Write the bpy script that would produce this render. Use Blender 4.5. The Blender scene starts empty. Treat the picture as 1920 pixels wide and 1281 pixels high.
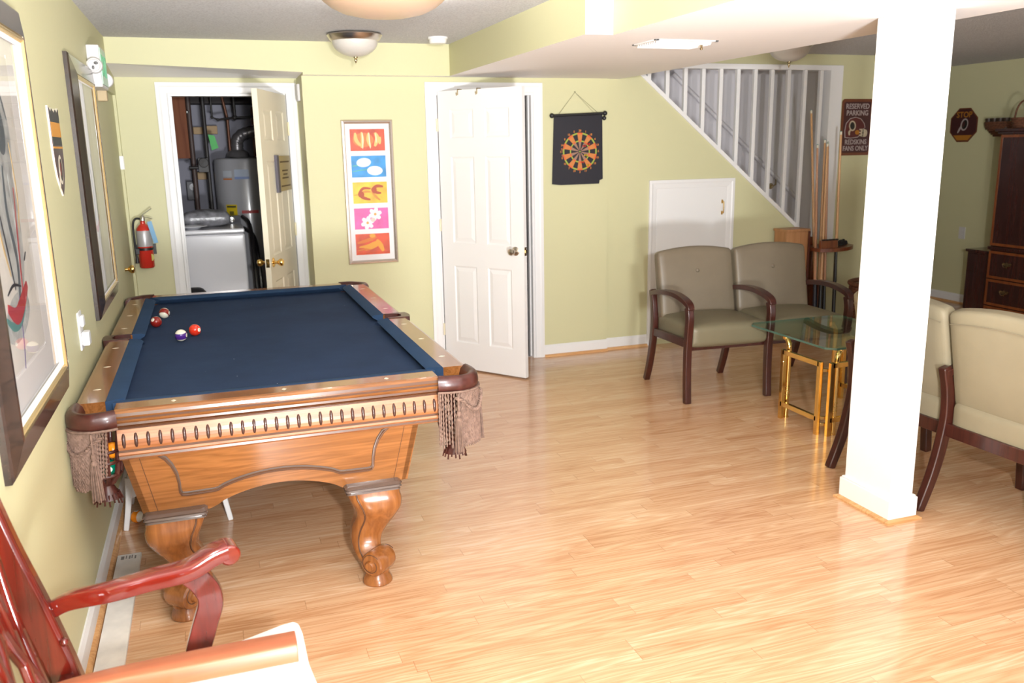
import bpy, bmesh, math, random
from mathutils import Vector, Matrix
random.seed(7)
PI = math.pi
C = bpy.context.scene.collection
ORI = {}

# ------------------------------------------------------------------ mesh helper
class MB:
    def __init__(s): s.v = []; s.f = []; s.m = []; s.M = None
    def add(s, vs, fs, mi=0):
        b = len(s.v)
        for p in vs:
            p = Vector(p)
            s.v.append(s.M @ p if s.M is not None else p)
        for f in fs: s.f.append([b + i for i in f]); s.m.append(mi)
        return s
    def box(s, lo, hi, mi=0):
        x0, y0, z0 = lo; x1, y1, z1 = hi
        v = [(x0,y0,z0),(x1,y0,z0),(x1,y1,z0),(x0,y1,z0),(x0,y0,z1),(x1,y0,z1),(x1,y1,z1),(x0,y1,z1)]
        return s.add(v, [(0,3,2,1),(4,5,6,7),(0,1,5,4),(1,2,6,5),(2,3,7,6),(3,0,4,7)], mi)
    def prism(s, pts, fn, a, b, mi=0, cap=None):
        """pts: 2D outline; fn(u, v, n) -> 3D; extruded from n=a to n=b"""
        n = len(pts)
        v = [fn(u, w, a) for u, w in pts] + [fn(u, w, b) for u, w in pts]
        s.add(v, [[i, (i+1) % n, n+(i+1) % n, n+i] for i in range(n)], mi)
        s.add(v[:n], [list(range(n))[::-1]], mi); s.add(v[n:], [list(range(n))], mi if cap is None else cap)
        return s
    def loft(s, rings, closed=True, caps=True, mi=0):
        n = len(rings[0]); v = [p for r in rings for p in r]; f = []
        for k in range(len(rings)-1):
            for i in range(n if closed else n-1):
                j = (i+1) % n
                f.append([k*n+i, k*n+j, (k+1)*n+j, (k+1)*n+i])
        if caps and closed:
            f.append(list(range(n))[::-1]); f.append([(len(rings)-1)*n+i for i in range(n)])
        return s.add(v, f, mi)
    def tube(s, path, r, n=8, mi=0, caps=True, flat=None):
        """flat=(a,b): oval section a along side, b along up"""
        P = [Vector(p) for p in path]; rings = []
        up = None
        for i, p in enumerate(P):
            t = (P[min(i+1, len(P)-1)] - P[max(i-1, 0)]).normalized()
            if up is None:
                up = Vector((0,0,1)) if abs(t.z) < .9 else Vector((0,1,0))
            sd = t.cross(up).normalized(); u = sd.cross(t).normalized(); up = u
            rr = r[i] if isinstance(r, (list, tuple)) else r
            a, b = (rr, rr) if flat is None else (rr*flat[0], rr*flat[1])
            rings.append([p + sd*(a*math.cos(2*PI*k/n)) + u*(b*math.sin(2*PI*k/n)) for k in range(n)])
        return s.loft(rings, True, caps, mi)
    def bar(s, path, w, h, up=(0,0,1), mi=0):
        """rectangular section w (side) x h (up); w,h may be lists"""
        P = [Vector(p) for p in path]; rings = []
        for i, p in enumerate(P):
            t = (P[min(i+1, len(P)-1)] - P[max(i-1, 0)]).normalized()
            sd = t.cross(Vector(up)).normalized(); u = sd.cross(t).normalized()
            a = (w[i] if isinstance(w, (list, tuple)) else w)/2; b = (h[i] if isinstance(h, (list, tuple)) else h)/2
            rings.append([p+sd*a+u*b, p-sd*a+u*b, p-sd*a-u*b, p+sd*a-u*b])
        return s.loft(rings, True, True, mi)
    def lathe(s, prof, c=(0,0,0), n=24, mi=0, R=None, ang=2*PI):
        rings = []
        full = abs(ang-2*PI) < 1e-6
        for k in range(n if full else n+1):
            a = ang*k/n
            ring = []
            for r, z in prof:
                p = Vector((r*math.cos(a), r*math.sin(a), z))
                if R is not None: p = R @ p
                ring.append(p + Vector(c))
            rings.append(ring)
        m = len(prof); v = [p for r in rings for p in r]; f = []
        for k in range(len(rings) if full else len(rings)-1):
            kk = (k+1) % len(rings)
            for i in range(m-1):
                f.append([k*m+i, kk*m+i, kk*m+i+1, k*m+i+1])
        return s.add(v, f, mi)
    def ball(s, c, r, n=16, mi=0, sc=(1,1,1)):
        rings = []; m = n//2
        v = []; f = []
        for j in range(m+1):
            th = PI*j/m
            for i in range(n):
                a = 2*PI*i/n
                v.append((c[0]+r*sc[0]*math.sin(th)*math.cos(a), c[1]+r*sc[1]*math.sin(th)*math.sin(a), c[2]+r*sc[2]*math.cos(th)))
        for j in range(m):
            for i in range(n):
                k = (i+1) % n
                f.append([j*n+i, (j+1)*n+i, (j+1)*n+k, j*n+k])
        return s.add(v, f, mi)
    def pillow(s, c, size, r, n=8, crown=(0,0,0), arch=0, M=None, mi=0):
        """rounded box with bulging faces; crown = bulge of the x, y, z faces; arch lifts the middle of the top edge"""
        hx, hy, hz = [q/2 for q in size]; M = M or Matrix.Identity(3)
        ts = [-1, -.93, -.8] + [-.6+1.2*i/n for i in range(n+1)] + [.8, .93, 1]
        m = len(ts)
        for ax in range(3):
            for sg in (-1, 1):
                v = []; f = []
                for a in ts:
                    for b in ts:
                        q = [0,0,0]; q[ax] = sg; q[(ax+1) % 3] = a; q[(ax+2) % 3] = b
                        p = Vector((q[0]*hx, q[1]*hy, q[2]*hz))
                        inn = Vector((max(-hx+r, min(hx-r, p.x)), max(-hy+r, min(hy-r, p.y)), max(-hz+r, min(hz-r, p.z))))
                        d = p-inn
                        if d.length > 1e-9: p = inn + d.normalized()*r
                        fall = (1-a*a)*(1-b*b)
                        k = crown[ax]*fall*sg; p[ax] += k
                        p.z += arch*(1-(p.x/hx)**2)*max(0, (p.z/hz+1)/2)**2
                        v.append(M @ p + Vector(c))
                for i in range(m-1):
                    for j in range(m-1):
                        F = [i*m+j, (i+1)*m+j, (i+1)*m+j+1, i*m+j+1]
                        f.append(F if sg > 0 else F[::-1])
                s.add(v, f, mi)
        return s
    def build(s, name, mats, parent=None, smooth=True, bevel=0, ang=40, origin=None, weld=False, seg=2):
        me = bpy.data.meshes.new(name)
        off = Vector(ORI.get(parent.name, (0,0,0))) if parent else Vector(origin or (0,0,0))
        me.from_pydata([tuple(p-off) for p in s.v], [], s.f)
        if not isinstance(mats, (list, tuple)): mats = [mats]
        for m in mats: me.materials.append(m)
        me.polygons.foreach_set('material_index', [min(i, len(mats)-1) for i in s.m])
        bm = bmesh.new(); bm.from_mesh(me)
        if weld: bmesh.ops.remove_doubles(bm, verts=bm.verts, dist=1e-5)
        bmesh.ops.recalc_face_normals(bm, faces=bm.faces)
        bm.to_mesh(me); bm.free()
        if smooth:
            me.polygons.foreach_set('use_smooth', [True]*len(me.polygons))
            me.set_sharp_from_angle(angle=math.radians(ang))
        me.update()
        o = bpy.data.objects.new(name, me); C.objects.link(o)
        if parent:
            o.parent = parent; ORI[o.name] = tuple(off)
        else:
            o.location = off; ORI[o.name] = tuple(off)
        if bevel:
            md = o.modifiers.new('bevel', 'BEVEL'); md.width = bevel; md.segments = seg; md.limit_method = 'ANGLE'; md.angle_limit = math.radians(40)
            md.harden_normals = False
        return o

def tag(o, label=None, cat=None, group=None, kind=None):
    if label: o['label'] = label
    if cat: o['category'] = cat
    if group: o['group'] = group
    if kind: o['kind'] = kind
    return o
def thing(name, label, cat, loc=(0,0,0), group=None, kind=None):
    o = bpy.data.objects.new(name, None); C.objects.link(o); o.location = loc
    o.empty_display_size = .1; ORI[o.name] = tuple(loc)
    return tag(o, label, cat, group, kind)
def dup(root, loc=None, rotz=None, label=None):
    def cp(o, par):
        c = o.copy(); C.objects.link(c); ORI[c.name] = (0,0,0)
        if par: c.parent = par
        for ch in list(o.children): cp(ch, c)
        return c
    r = cp(root, None)
    if loc is not None: r.location = loc
    if rotz is not None: r.rotation_euler = (0,0,rotz)
    if label: r['label'] = label
    return r
def struct(name, b, m, parent=None, label=None, **k):
    o = b.build(name, m, parent, **k)
    if not parent:
        o['kind'] = 'structure'
    if label: o['label'] = label
    return o
def arc(c, r, a0, a1, n, z=0):
    return [(c[0]+r*math.cos(a0+(a1-a0)*i/n), c[1]+r*math.sin(a0+(a1-a0)*i/n), z) for i in range(n+1)]
def lerp(a, b, t): return a+(b-a)*t
def spline(pts, n=6):
    """Catmull-Rom through points of any dimension"""
    P = [tuple(p) for p in pts]; P = [P[0]]+P+[P[-1]]; out = []
    for i in range(1, len(P)-2):
        for k in range(n):
            t = k/n; r = []
            for a, b, c, d in zip(P[i-1], P[i], P[i+1], P[i+2]):
                r.append(.5*((2*b)+(-a+c)*t+(2*a-5*b+4*c-d)*t*t+(-a+3*b-3*c+d)*t**3))
            out.append(tuple(r))
    out.append(tuple(P[-2])); return out

def textmesh(txt, size):
    cu = bpy.data.curves.new('t', 'FONT'); cu.body = txt; cu.size = size; cu.align_x = 'CENTER'; cu.align_y = 'CENTER'; cu.resolution_u = 3
    cu.extrude = .0006; cu.offset = size*.018
    ob = bpy.data.objects.new('t', cu); C.objects.link(ob)
    dg = bpy.context.evaluated_depsgraph_get(); dg.update()
    me = bpy.data.meshes.new_from_object(ob.evaluated_get(dg))
    vs = [v.co.copy() for v in me.vertices]; fs = [list(p.vertices) for p in me.polygons]
    bpy.data.objects.remove(ob); bpy.data.curves.remove(cu); bpy.data.meshes.remove(me)
    return vs, fs
def frame_of(o, u, v):
    o = Vector(o); u = Vector(u).normalized(); v = Vector(v).normalized(); n = u.cross(v)
    return lambda a, b, c=0: o+u*a+v*b+n*c
def add_text(b, txt, size, fn, x, y, n=.001, mi=0, sx=1):
    vs, fs = textmesh(txt, size)
    b.add([fn(p.x*sx+x, p.y+y, p.z+n) for p in vs], fs, mi)
def ell(cx, cy, rx, ry, rot=0, n=20):
    c, s = math.cos(rot), math.sin(rot)
    return [(cx+rx*math.cos(2*PI*i/n)*c-ry*math.sin(2*PI*i/n)*s, cy+rx*math.cos(2*PI*i/n)*s+ry*math.sin(2*PI*i/n)*c) for i in range(n)]
def ribbon(pts, w):
    P = [Vector((p[0], p[1])) for p in spline(pts, 5)]; L = []; R = []
    for i, p in enumerate(P):
        t = (P[min(i+1, len(P)-1)]-P[max(0, i-1)]).normalized(); k = w*(.35+.65*math.sin(PI*(i+.5)/len(P)))/2
        L.append((p.x-t.y*k, p.y+t.x*k)); R.append((p.x+t.y*k, p.y-t.x*k))
    return L+R[::-1]
def rect(x0, y0, x1, y1): return [(x0,y0),(x1,y0),(x1,y1),(x0,y1)]

# ------------------------------------------------------------------ materials
def new_mat(name):
    m = bpy.data.materials.new(name); m.use_nodes = True
    return m, m.node_tree, m.node_tree.nodes['Principled BSDF']
def N(nt, t, **k):
    n = nt.nodes.new(t)
    for a, b in k.items():
        if a.startswith('i_'): n.inputs[a[2:].replace('_', ' ')].default_value = b
        else: setattr(n, a, b)
    return n
def math_n(nt, op, a, b=None, c=None):
    n = nt.nodes.new('ShaderNodeMath'); n.operation = op
    for i, q in enumerate((a, b, c)):
        if q is None: continue
        if isinstance(q, (int, float)): n.inputs[i].default_value = q
        else: nt.links.new(q, n.inputs[i])
    return n.outputs[0]
def ramp(nt, fac, cols):
    r = nt.nodes.new('ShaderNodeValToRGB'); e = r.color_ramp.elements
    while len(e) < len(cols): e.new(.5)
    for q, (p, c) in zip(e, cols): q.position = p; q.color = (*c[:3], 1)
    nt.links.new(fac, r.inputs[0]); return r.outputs[0]
def mapping(nt, scale, loc=(0,0,0), coord='Object', rot=(0,0,0)):
    t = nt.nodes.new('ShaderNodeTexCoord'); mp = nt.nodes.new('ShaderNodeMapping')
    mp.inputs['Scale'].default_value = scale; mp.inputs['Location'].default_value = loc; mp.inputs['Rotation'].default_value = rot
    nt.links.new(t.outputs[coord], mp.inputs[0]); return mp.outputs[0]
def noise(nt, vec, scale, detail=3, rough=.5, dist=0):
    n = nt.nodes.new('ShaderNodeTexNoise'); n.inputs['Scale'].default_value = scale; n.inputs['Detail'].default_value = detail
    n.inputs['Roughness'].default_value = rough; n.inputs['Distortion'].default_value = dist
    if vec is not None: nt.links.new(vec, n.inputs['Vector'])
    return n.outputs['Fac']
def bump(nt, p, h, strength, dist=.01):
    b = nt.nodes.new('ShaderNodeBump'); b.inputs['Strength'].default_value = strength; b.inputs['Distance'].default_value = dist
    nt.links.new(h, b.inputs['Height']); nt.links.new(b.outputs[0], p.inputs['Normal'])
def M(name, col, rough=.5, metal=0, coat=0, spec=.5, var=0, vs=6, bmp=0, bs=60, trans=0, ior=1.45, sheen=0, emit=None):
    m, nt, p = new_mat(name)
    p.inputs['Base Color'].default_value = (*col, 1); p.inputs['Roughness'].default_value = rough; p.inputs['Metallic'].default_value = metal
    p.inputs['Coat Weight'].default_value = coat; p.inputs['Coat Roughness'].default_value = .12; p.inputs['Specular IOR Level'].default_value = spec
    p.inputs['Transmission Weight'].default_value = trans; p.inputs['IOR'].default_value = ior
    p.inputs['Sheen Weight'].default_value = sheen
    if emit: p.inputs['Emission Color'].default_value = (*emit[0], 1); p.inputs['Emission Strength'].default_value = emit[1]
    v = mapping(nt, (1,1,1))
    if var:
        a = tuple(max(0, c*(1-var)) for c in col); b = tuple(min(1, c*(1+var)) for c in col)
        nt.links.new(ramp(nt, noise(nt, v, vs, 4), [(.3, a), (.7, b)]), p.inputs['Base Color'])
    if bmp: bump(nt, p, noise(nt, v, bs, 3), bmp)
    return m
def wood(name, c1, c2, axis=0, sc=1, rough=.3, coat=.3, cont=1.0, c3=None, spec=.5):
    m, nt, p = new_mat(name)
    s = [16*sc, 16*sc, 16*sc]; s[axis] = 1.1*sc
    v = mapping(nt, tuple(s))
    n1 = noise(nt, v, 1, 4, .55, .4)
    w = math_n(nt, 'FRACT', math_n(nt, 'MULTIPLY', n1, 7*cont))
    tri = math_n(nt, 'ABSOLUTE', math_n(nt, 'SUBTRACT', w, .5))
    s2 = [160*sc]*3; s2[axis] = 5*sc
    n2 = noise(nt, mapping(nt, tuple(s2)), 1, 3, .6)
    f = math_n(nt, 'ADD', math_n(nt, 'MULTIPLY', tri, .9), math_n(nt, 'MULTIPLY', n2, .55))
    cols = [(.1, c1), (.8, c2)] if c3 is None else [(.05, c1), (.5, c2), (.9, c3)]
    nt.links.new(ramp(nt, f, cols), p.inputs['Base Color'])
    p.inputs['Roughness'].default_value = rough; p.inputs['Coat Weight'].default_value = coat; p.inputs['Coat Roughness'].default_value = .1
    p.inputs['Specular IOR Level'].default_value = spec
    return m

GREEN = (.575, .555, .340)
m_wall = M('wall_paint_green', GREEN, .55, bmp=.06, bs=90, spec=.35)
m_white = M('white_trim_paint', (.77, .76, .755), .35, bmp=.02, bs=40)
m_colw = M('white_column_paint', (.88, .87, .86), .45)
m_lav = M('lavender_wall_paint', (.52, .51, .58), .6)
m_stairw = M('stairwell_wall_paint', (.80, .77, .80), .55)
m_lav_dim = M('dimmed_lavender_paint', (.22, .22, .265), .7)  # the lavender again, darkened: the laundry's dimness is put into the colour
m_leaf2 = M('laundry_door_paint', (.72, .66, .52), .4)

m_ceil, nt, p = new_mat('popcorn_ceiling')
v = mapping(nt, (1,1,1)); n1 = noise(nt, v, 85, 5, .75); n2 = noise(nt, v, 200, 2)
h = math_n(nt, 'ADD', n1, math_n(nt, 'MULTIPLY', n2, .4))
nt.links.new(ramp(nt, n1, [(.38, (.80, .775, .775)), (.56, (.98, .96, .96))]), p.inputs['Base Color'])
p.inputs['Roughness'].default_value = .9; bump(nt, p, h, 1, .03)
m_sof = M('soffit_underside_paint', (.88, .85, .84), .6, bmp=.03, bs=30)

# laminate oak floor: strips along X, staves of random length and tone
m_floor, nt, p = new_mat('oak_laminate_floor')
tc = nt.nodes.new('ShaderNodeTexCoord'); sx = nt.nodes.new('ShaderNodeSeparateXYZ'); nt.links.new(tc.outputs['Object'], sx.inputs[0])
X, Y = sx.outputs[0], sx.outputs[1]
row = math_n(nt, 'FLOOR', math_n(nt, 'DIVIDE', Y, .066))
wn = nt.nodes.new('ShaderNodeTexWhiteNoise'); wn.noise_dimensions = '1D'; nt.links.new(row, wn.inputs['W'])
xs_ = math_n(nt, 'ADD', math_n(nt, 'DIVIDE', X, math_n(nt, 'ADD', math_n(nt, 'MULTIPLY', wn.outputs['Value'], .5), .80)), math_n(nt, 'MULTIPLY', wn.outputs['Value'], 17.3))
col = math_n(nt, 'FLOOR', xs_)
wn2 = nt.nodes.new('ShaderNodeTexWhiteNoise'); wn2.noise_dimensions = '2D'
cb = nt.nodes.new('ShaderNodeCombineXYZ'); nt.links.new(row, cb.inputs[0]); nt.links.new(col, cb.inputs[1]); nt.links.new(cb.outputs[0], wn2.inputs['Vector'])
rnd = wn2.outputs['Value']
cb2 = nt.nodes.new('ShaderNodeCombineXYZ')
nt.links.new(math_n(nt, 'MULTIPLY', X, .9), cb2.inputs[0]); nt.links.new(math_n(nt, 'MULTIPLY', Y, 13), cb2.inputs[1]); nt.links.new(math_n(nt, 'MULTIPLY', rnd, 40), cb2.inputs[2])
g = noise(nt, cb2.outputs[0], 1.3, 2, .45, .15)
g = math_n(nt, 'ABSOLUTE', math_n(nt, 'SUBTRACT', math_n(nt, 'FRACT', math_n(nt, 'MULTIPLY', g, 9)), .5))
cb3 = nt.nodes.new('ShaderNodeCombineXYZ')
nt.links.new(math_n(nt, 'MULTIPLY', X, 5), cb3.inputs[0]); nt.links.new(math_n(nt, 'MULTIPLY', Y, 260), cb3.inputs[1]); nt.links.new(math_n(nt, 'MULTIPLY', rnd, 30), cb3.inputs[2])
g2 = noise(nt, cb3.outputs[0], 1, 3, .6)
gr = math_n(nt, 'ADD', math_n(nt, 'MULTIPLY', g, .9), math_n(nt, 'MULTIPLY', g2, .6))
gr = math_n(nt, 'ADD', gr, math_n(nt, 'MULTIPLY', math_n(nt, 'SUBTRACT', rnd, .5), .36))
colr = ramp(nt, gr, [(.05, (.50, .240, .110)), (.40, (.63, .355, .190)), (.72, (.70, .435, .255)), (1.0, (.78, .54, .36))])
fy = math_n(nt, 'FRACT', math_n(nt, 'DIVIDE', Y, .066)); fx = math_n(nt, 'FRACT', xs_)
seam = math_n(nt, 'MAXIMUM', math_n(nt, 'LESS_THAN', fy, .022), math_n(nt, 'LESS_THAN', fx, .003))
mx = nt.nodes.new('ShaderNodeMix'); mx.data_type = 'RGBA'
nt.links.new(math_n(nt, 'MULTIPLY', seam, .45), mx.inputs['Factor']); nt.links.new(colr, mx.inputs[6]); mx.inputs[7].default_value = (.33, .16, .07, 1)
nt.links.new(mx.outputs[2], p.inputs['Base Color'])
p.inputs['Coat Weight'].default_value = .35; p.inputs['Coat Roughness'].default_value = .10; p.inputs['Specular IOR Level'].default_value = .5
rr = nt.nodes.new('ShaderNodeMapRange'); rr.inputs['To Min'].default_value = .17; rr.inputs['To Max'].default_value = .30
nt.links.new(g2, rr.inputs['Value']); nt.links.new(rr.outputs[0], p.inputs['Roughness'])
bump(nt, p, math_n(nt, 'ADD', math_n(nt, 'MULTIPLY', seam, -1), math_n(nt, 'MULTIPLY', g2, .12)), .25, .002)

m_qr = wood('oak_quarter_round', (.50, .23, .08), (.72, .42, .19), 0, 1)
m_oak = wood('golden_oak', (.16, .055, .013), (.29, .113, .032), 0, 1, .22, .5, 1.0)
m_oakY = wood('golden_oak_long_rail', (.16, .055, .013), (.29, .113, .032), 1, 1, .22, .5, 1.0)
m_oakZ = wood('golden_oak_leg', (.18, .056, .012), (.30, .108, .028), 2, .8, .25, .5, .8)
m_oakL = wood('light_oak_blind', (.22, .065, .017), (.38, .140, .045), 0, 1, .4, 1, 1.0)
m_dkline = M('dark_glazed_moulding', (.10, .045, .025), .25, coat=.4)
m_dkcap = M('dark_grey_brown_cap', (.11, .075, .06), .22, coat=.5)
m_flute = M('dark_flute_inlay', (.06, .025, .018), .3, coat=.3)
m_leather = M('oxblood_leather', (.060, .016, .012), .32, coat=.2, var=.3, vs=30, bmp=.03, bs=120)
m_fringe = M('taupe_fringe_cord', (.19, .122, .095), .85, var=.25, vs=60, spec=.1)
m_sight = M('pearl_sight', (.85, .78, .62), .2, coat=.5)
def cloth_mat(name, c):
    m, nt, p = new_mat(name)
    v = mapping(nt, (1,1,1))
    base = ramp(nt, noise(nt, v, 3.5, 5, .65), [(.3, tuple(q*.86 for q in c)), (.75, tuple(min(1, q*1.16) for q in c))])
    vo = nt.nodes.new('ShaderNodeTexVoronoi'); vo.inputs['Scale'].default_value = 14; nt.links.new(v, vo.inputs['Vector'])
    spk = math_n(nt, 'MULTIPLY', math_n(nt, 'LESS_THAN', vo.outputs['Distance'], .028), math_n(nt, 'GREATER_THAN', noise(nt, v, 2.3, 2), .5))
    mx = nt.nodes.new('ShaderNodeMix'); mx.data_type = 'RGBA'; nt.links.new(spk, mx.inputs['Factor']); nt.links.new(base, mx.inputs[6]); mx.inputs[7].default_value = (.55, .6, .7, 1)
    nt.links.new(mx.outputs[2], p.inputs['Base Color']); p.inputs['Roughness'].default_value = .9; p.inputs['Specular IOR Level'].default_value = .15
    bump(nt, p, noise(nt, v, 900, 2), .1, .001); return m
m_cloth = cloth_mat('navy_billiard_cloth', (.021, .039, .086))
m_cush = cloth_mat('navy_cushion_cloth', (.026, .056, .118))
m_brass = M('polished_brass', (.83, .56, .20), .12, 1)
m_brassd = M('antique_brass', (.45, .36, .22), .25, 1)
m_nickel = M('brushed_nickel', (.60, .54, .48), .28, 1)
m_chrome = M('chrome', (.75, .75, .76), .12, 1)
m_frost = M('frosted_bowl_glass', (.55, .52, .48), .35, spec=.6)
m_black = M('black_plastic', (.018, .018, .02), .4)
m_blackm = M('black_iron_pipe', (.025, .022, .022), .5)
m_vinyl = M('taupe_vinyl', (.17, .137, .095), .42, var=.06, vs=5, bmp=.05, bs=25, spec=.45)
m_vinyls = M('olive_taupe_seat_vinyl', (.175, .152, .095), .4, var=.06, vs=5, bmp=.05, bs=25, spec=.45)
m_vinylb = M('beige_vinyl_back', (.27, .232, .155), .5, var=.06, vs=5, bmp=.1, bs=30, spec=.35)
m_mahog = wood('dark_cherry_wood', (.028, .006, .004), (.062, .014, .009), 2, 1.5, .3, .25, .6)
m_cherry = wood('glossy_red_cherry', (.095, .006, .003), (.20, .015, .007), 0, .7, .12, .8, .4)
m_cherryZ = wood('glossy_red_cherry_post', (.055, .004, .002), (.13, .010, .005), 2, .7, .12, .8, .4)
m_cherry_lit = wood('flashlit_cherry_arm', (.22, .055, .022), (.34, .10, .042), 0, .8, .35, .3, .5)  # cherry lightened to orange: flash overexposure put into the colour
m_seatw = M('white_seat_fabric', (.88, .87, .86), .8)
m_glass = M('green_tinted_glass', (.80, .90, .84), .02, trans=1, ior=1.5)
m_glassedge = M('dark_glass_edge', (.06, .13, .10), .1, spec=.8)
m_goldf = M('gold_leaf_liner', (.80, .60, .30), .25, .8)
m_frdark = wood('dark_brown_frame', (.010, .007, .006), (.035, .018, .013), 1, 1.5, .25, .5, .6)
m_mat = M('white_mat_board', (.80, .78, .77), .5)
m_paper = M('cream_art_paper', (.72, .69, .64), .6, var=.08, vs=3)
m_pglass = M('picture_glass', (1,1,1), .03, trans=1, ior=1.3)
m_tile = M('grey_tile', (.35, .33, .32), .4)
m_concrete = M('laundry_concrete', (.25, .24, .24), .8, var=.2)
def flat(name, c, r=.5, **k): return M(name, c, r, **k)
def pane_mat(name, tint, rough=.02):
    m, nt, p = new_mat(name); nt.nodes.remove(p)
    out = nt.nodes['Material Output']; tr = nt.nodes.new('ShaderNodeBsdfTransparent'); gl = nt.nodes.new('ShaderNodeBsdfGlossy')
    tr.inputs[0].default_value = (*tint, 1); gl.inputs['Roughness'].default_value = rough
    fr = nt.nodes.new('ShaderNodeFresnel'); fr.inputs[0].default_value = 1.5; mx = nt.nodes.new('ShaderNodeMixShader')
    geo = nt.nodes.new('ShaderNodeNewGeometry'); nt.links.new(math_n(nt, 'MULTIPLY', fr.outputs[0], math_n(nt, 'SUBTRACT', 1, geo.outputs['Backfacing'])), mx.inputs[0]); nt.links.new(tr.outputs[0], mx.inputs[1]); nt.links.new(gl.outputs[0], mx.inputs[2]); nt.links.new(mx.outputs[0], out.inputs[0])
    return m
m_pane = pane_mat('framed_picture_glazing', (.97, .97, .97))
m_tglass = pane_mat('tinted_tabletop_glass', (.74, .84, .76), .01)

ZC, ZS, D1, D2 = 2.356, 2.142, 6.257, 6.287
# ------------------------------------------------------------------ room shell
b = MB(); b.box((-.12,-1.6,-.06), (7.82,8.6,0)); struct('floor', b, m_floor, smooth=False)
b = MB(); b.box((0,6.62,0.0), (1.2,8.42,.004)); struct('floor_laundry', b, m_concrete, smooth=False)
b = MB(); b.box((1.32,6.3,0.0), (3.5,8.42,.004)); struct('floor_bathroom', b, m_tile, smooth=False)
b = MB(); b.box((-.12,-1.6,ZC), (7.82,8.6,ZC+.06)); struct('ceiling', b, m_ceil, smooth=False)
b = MB(); b.box((-.12,-1.6,0), (0,5.80,ZC)); b.box((-.12,5.80,2.03), (0,6.55,ZC)); b.box((-.12,6.55,0), (0,8.5,ZC))
struct('wall_left', b, m_wall, smooth=False)
b = MB(); b.box((1.2,D1,0), (2.125,6.37,ZC)); b.box((2.89,D1,0), (3.505,6.37,ZC)); b.box((2.125,D1,2.05), (2.89,6.37,ZC)); b.box((1.2,6.37,0), (1.32,6.6,ZC))
struct('wall_back', b, m_wall, smooth=False)
b = MB(); b.box((0,6.6,0), (.325,6.7,ZC)); b.box((1.115,6.6,0), (1.32,6.7,ZC)); b.box((.325,6.6,2.045), (1.115,6.7,ZC))
struct('wall_alcove', b, m_wall, smooth=False)
fy = lambda u, w, n: (u, n, w)
b = MB()
b.prism([(3.505,0),(5.60,0),(5.60,.80),(5.474,.80),(3.712,2.25),(3.505,2.25)], fy, D2, D2+.1)
b.prism(rect(3.505,2.25,5.6,ZC), fy, D2, D2+.1); b.prism(rect(5.6,0,6.15,ZC), fy, D2, D2+.1)
b.box((3.4,6.37,0), (3.505,7.3,ZC))
struct('wall_back_right', b, m_wall, smooth=False)
b = MB(); b.box((3.505,7.28,0), (6.60,7.38,ZC)); struct('wall_stairwell', b, m_stairw, smooth=False)
b = MB(); b.box((6.50,7.38,0), (6.60,8.3,ZC)); b.box((6.50,8.2,0), (7.7,8.3,ZC)); struct('wall_far', b, m_wall, smooth=False)
b = MB(); b.box((7.7,-1.6,0), (7.82,8.6,ZC)); struct('wall_right', b, m_wall, smooth=False)
b = MB(); b.box((0.0,8.3,0), (1.32,8.4,ZC)); struct('wall_laundry', b, m_lav_dim, smooth=False)
b = MB(); b.box((1.2,6.7,0), (1.32,8.3,ZC)); struct('wall_laundry_right', b, m_lav_dim, smooth=False)
b = MB(); b.box((1.32,8.3,0), (3.4,8.4,ZC)); b.box((3.36,6.37,0), (3.4,8.3,ZC)); struct('wall_bathroom', b, m_lav, smooth=False)
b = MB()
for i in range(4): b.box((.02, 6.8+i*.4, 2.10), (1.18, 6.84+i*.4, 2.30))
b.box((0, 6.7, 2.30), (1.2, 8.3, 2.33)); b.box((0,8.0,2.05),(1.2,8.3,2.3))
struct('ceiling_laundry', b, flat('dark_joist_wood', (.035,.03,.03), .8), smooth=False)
def box6(b, lo, hi, mi_bottom=1, mi_front=None):
    k = len(b.m); b.box(lo, hi); b.m[k] = mi_bottom
    if mi_front is not None: b.m[k+2] = mi_front
b = MB(); box6(b, (1.2,6.155,ZS), (2.22,6.257,ZC)); 
v_ = [(0,6.155,2.200),(1.2,6.155,2.158),(1.2,6.6,2.150),(0,6.6,2.150),(0,6.155,ZC),(1.2,6.155,ZC),(1.2,6.6,ZC),(0,6.6,ZC)]
b.add(v_, [(0,3,2,1)], 1); b.add(v_, [(4,5,6,7),(0,1,5,4),(1,2,6,5),(2,3,7,6),(3,0,4,7)], 0)
struct('ceiling_header', b, [m_wall, m_sof], smooth=False)
b = MB(); box6(b, (2.22,3.81,ZS), (3.505,D1,ZC), 1, 2); box6(b, (3.505,3.81,ZS), (3.61,D2,ZC)); box6(b, (2.36,-1.6,ZS), (3.61,3.81,ZC))
struct('ceiling_soffit', b, [m_wall, m_sof, m_white], smooth=False)

# support column
b = MB(); b.box((3.228,2.795,.02), (3.352,3.085,ZS))
col = struct('support_column', b, m_colw, bevel=.004)
b = MB(); b.box((3.212,2.779,.0), (3.368,3.101,.105)); b.box((3.218,2.785,.105), (3.362,3.095,.113))
b.build('column_base', m_colw, col, bevel=.004)
b = MB()
q = [(3.212,2.779),(3.368,2.779),(3.368,3.101),(3.212,3.101)]
o_ = [(3.196,2.763),(3.384,2.763),(3.384,3.117),(3.196,3.117)]
b.loft([[(x,y,0) for x,y in o_], [(x,y,.009) for x,y in o_], [(lerp(x,a,.7),lerp(y,c,.7),.016) for (x,y),(a,c) in zip(o_,q)], [(x,y,.018) for x,y in q]])
b.build('quarter_round', m_qr, col, smooth=False)

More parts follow.
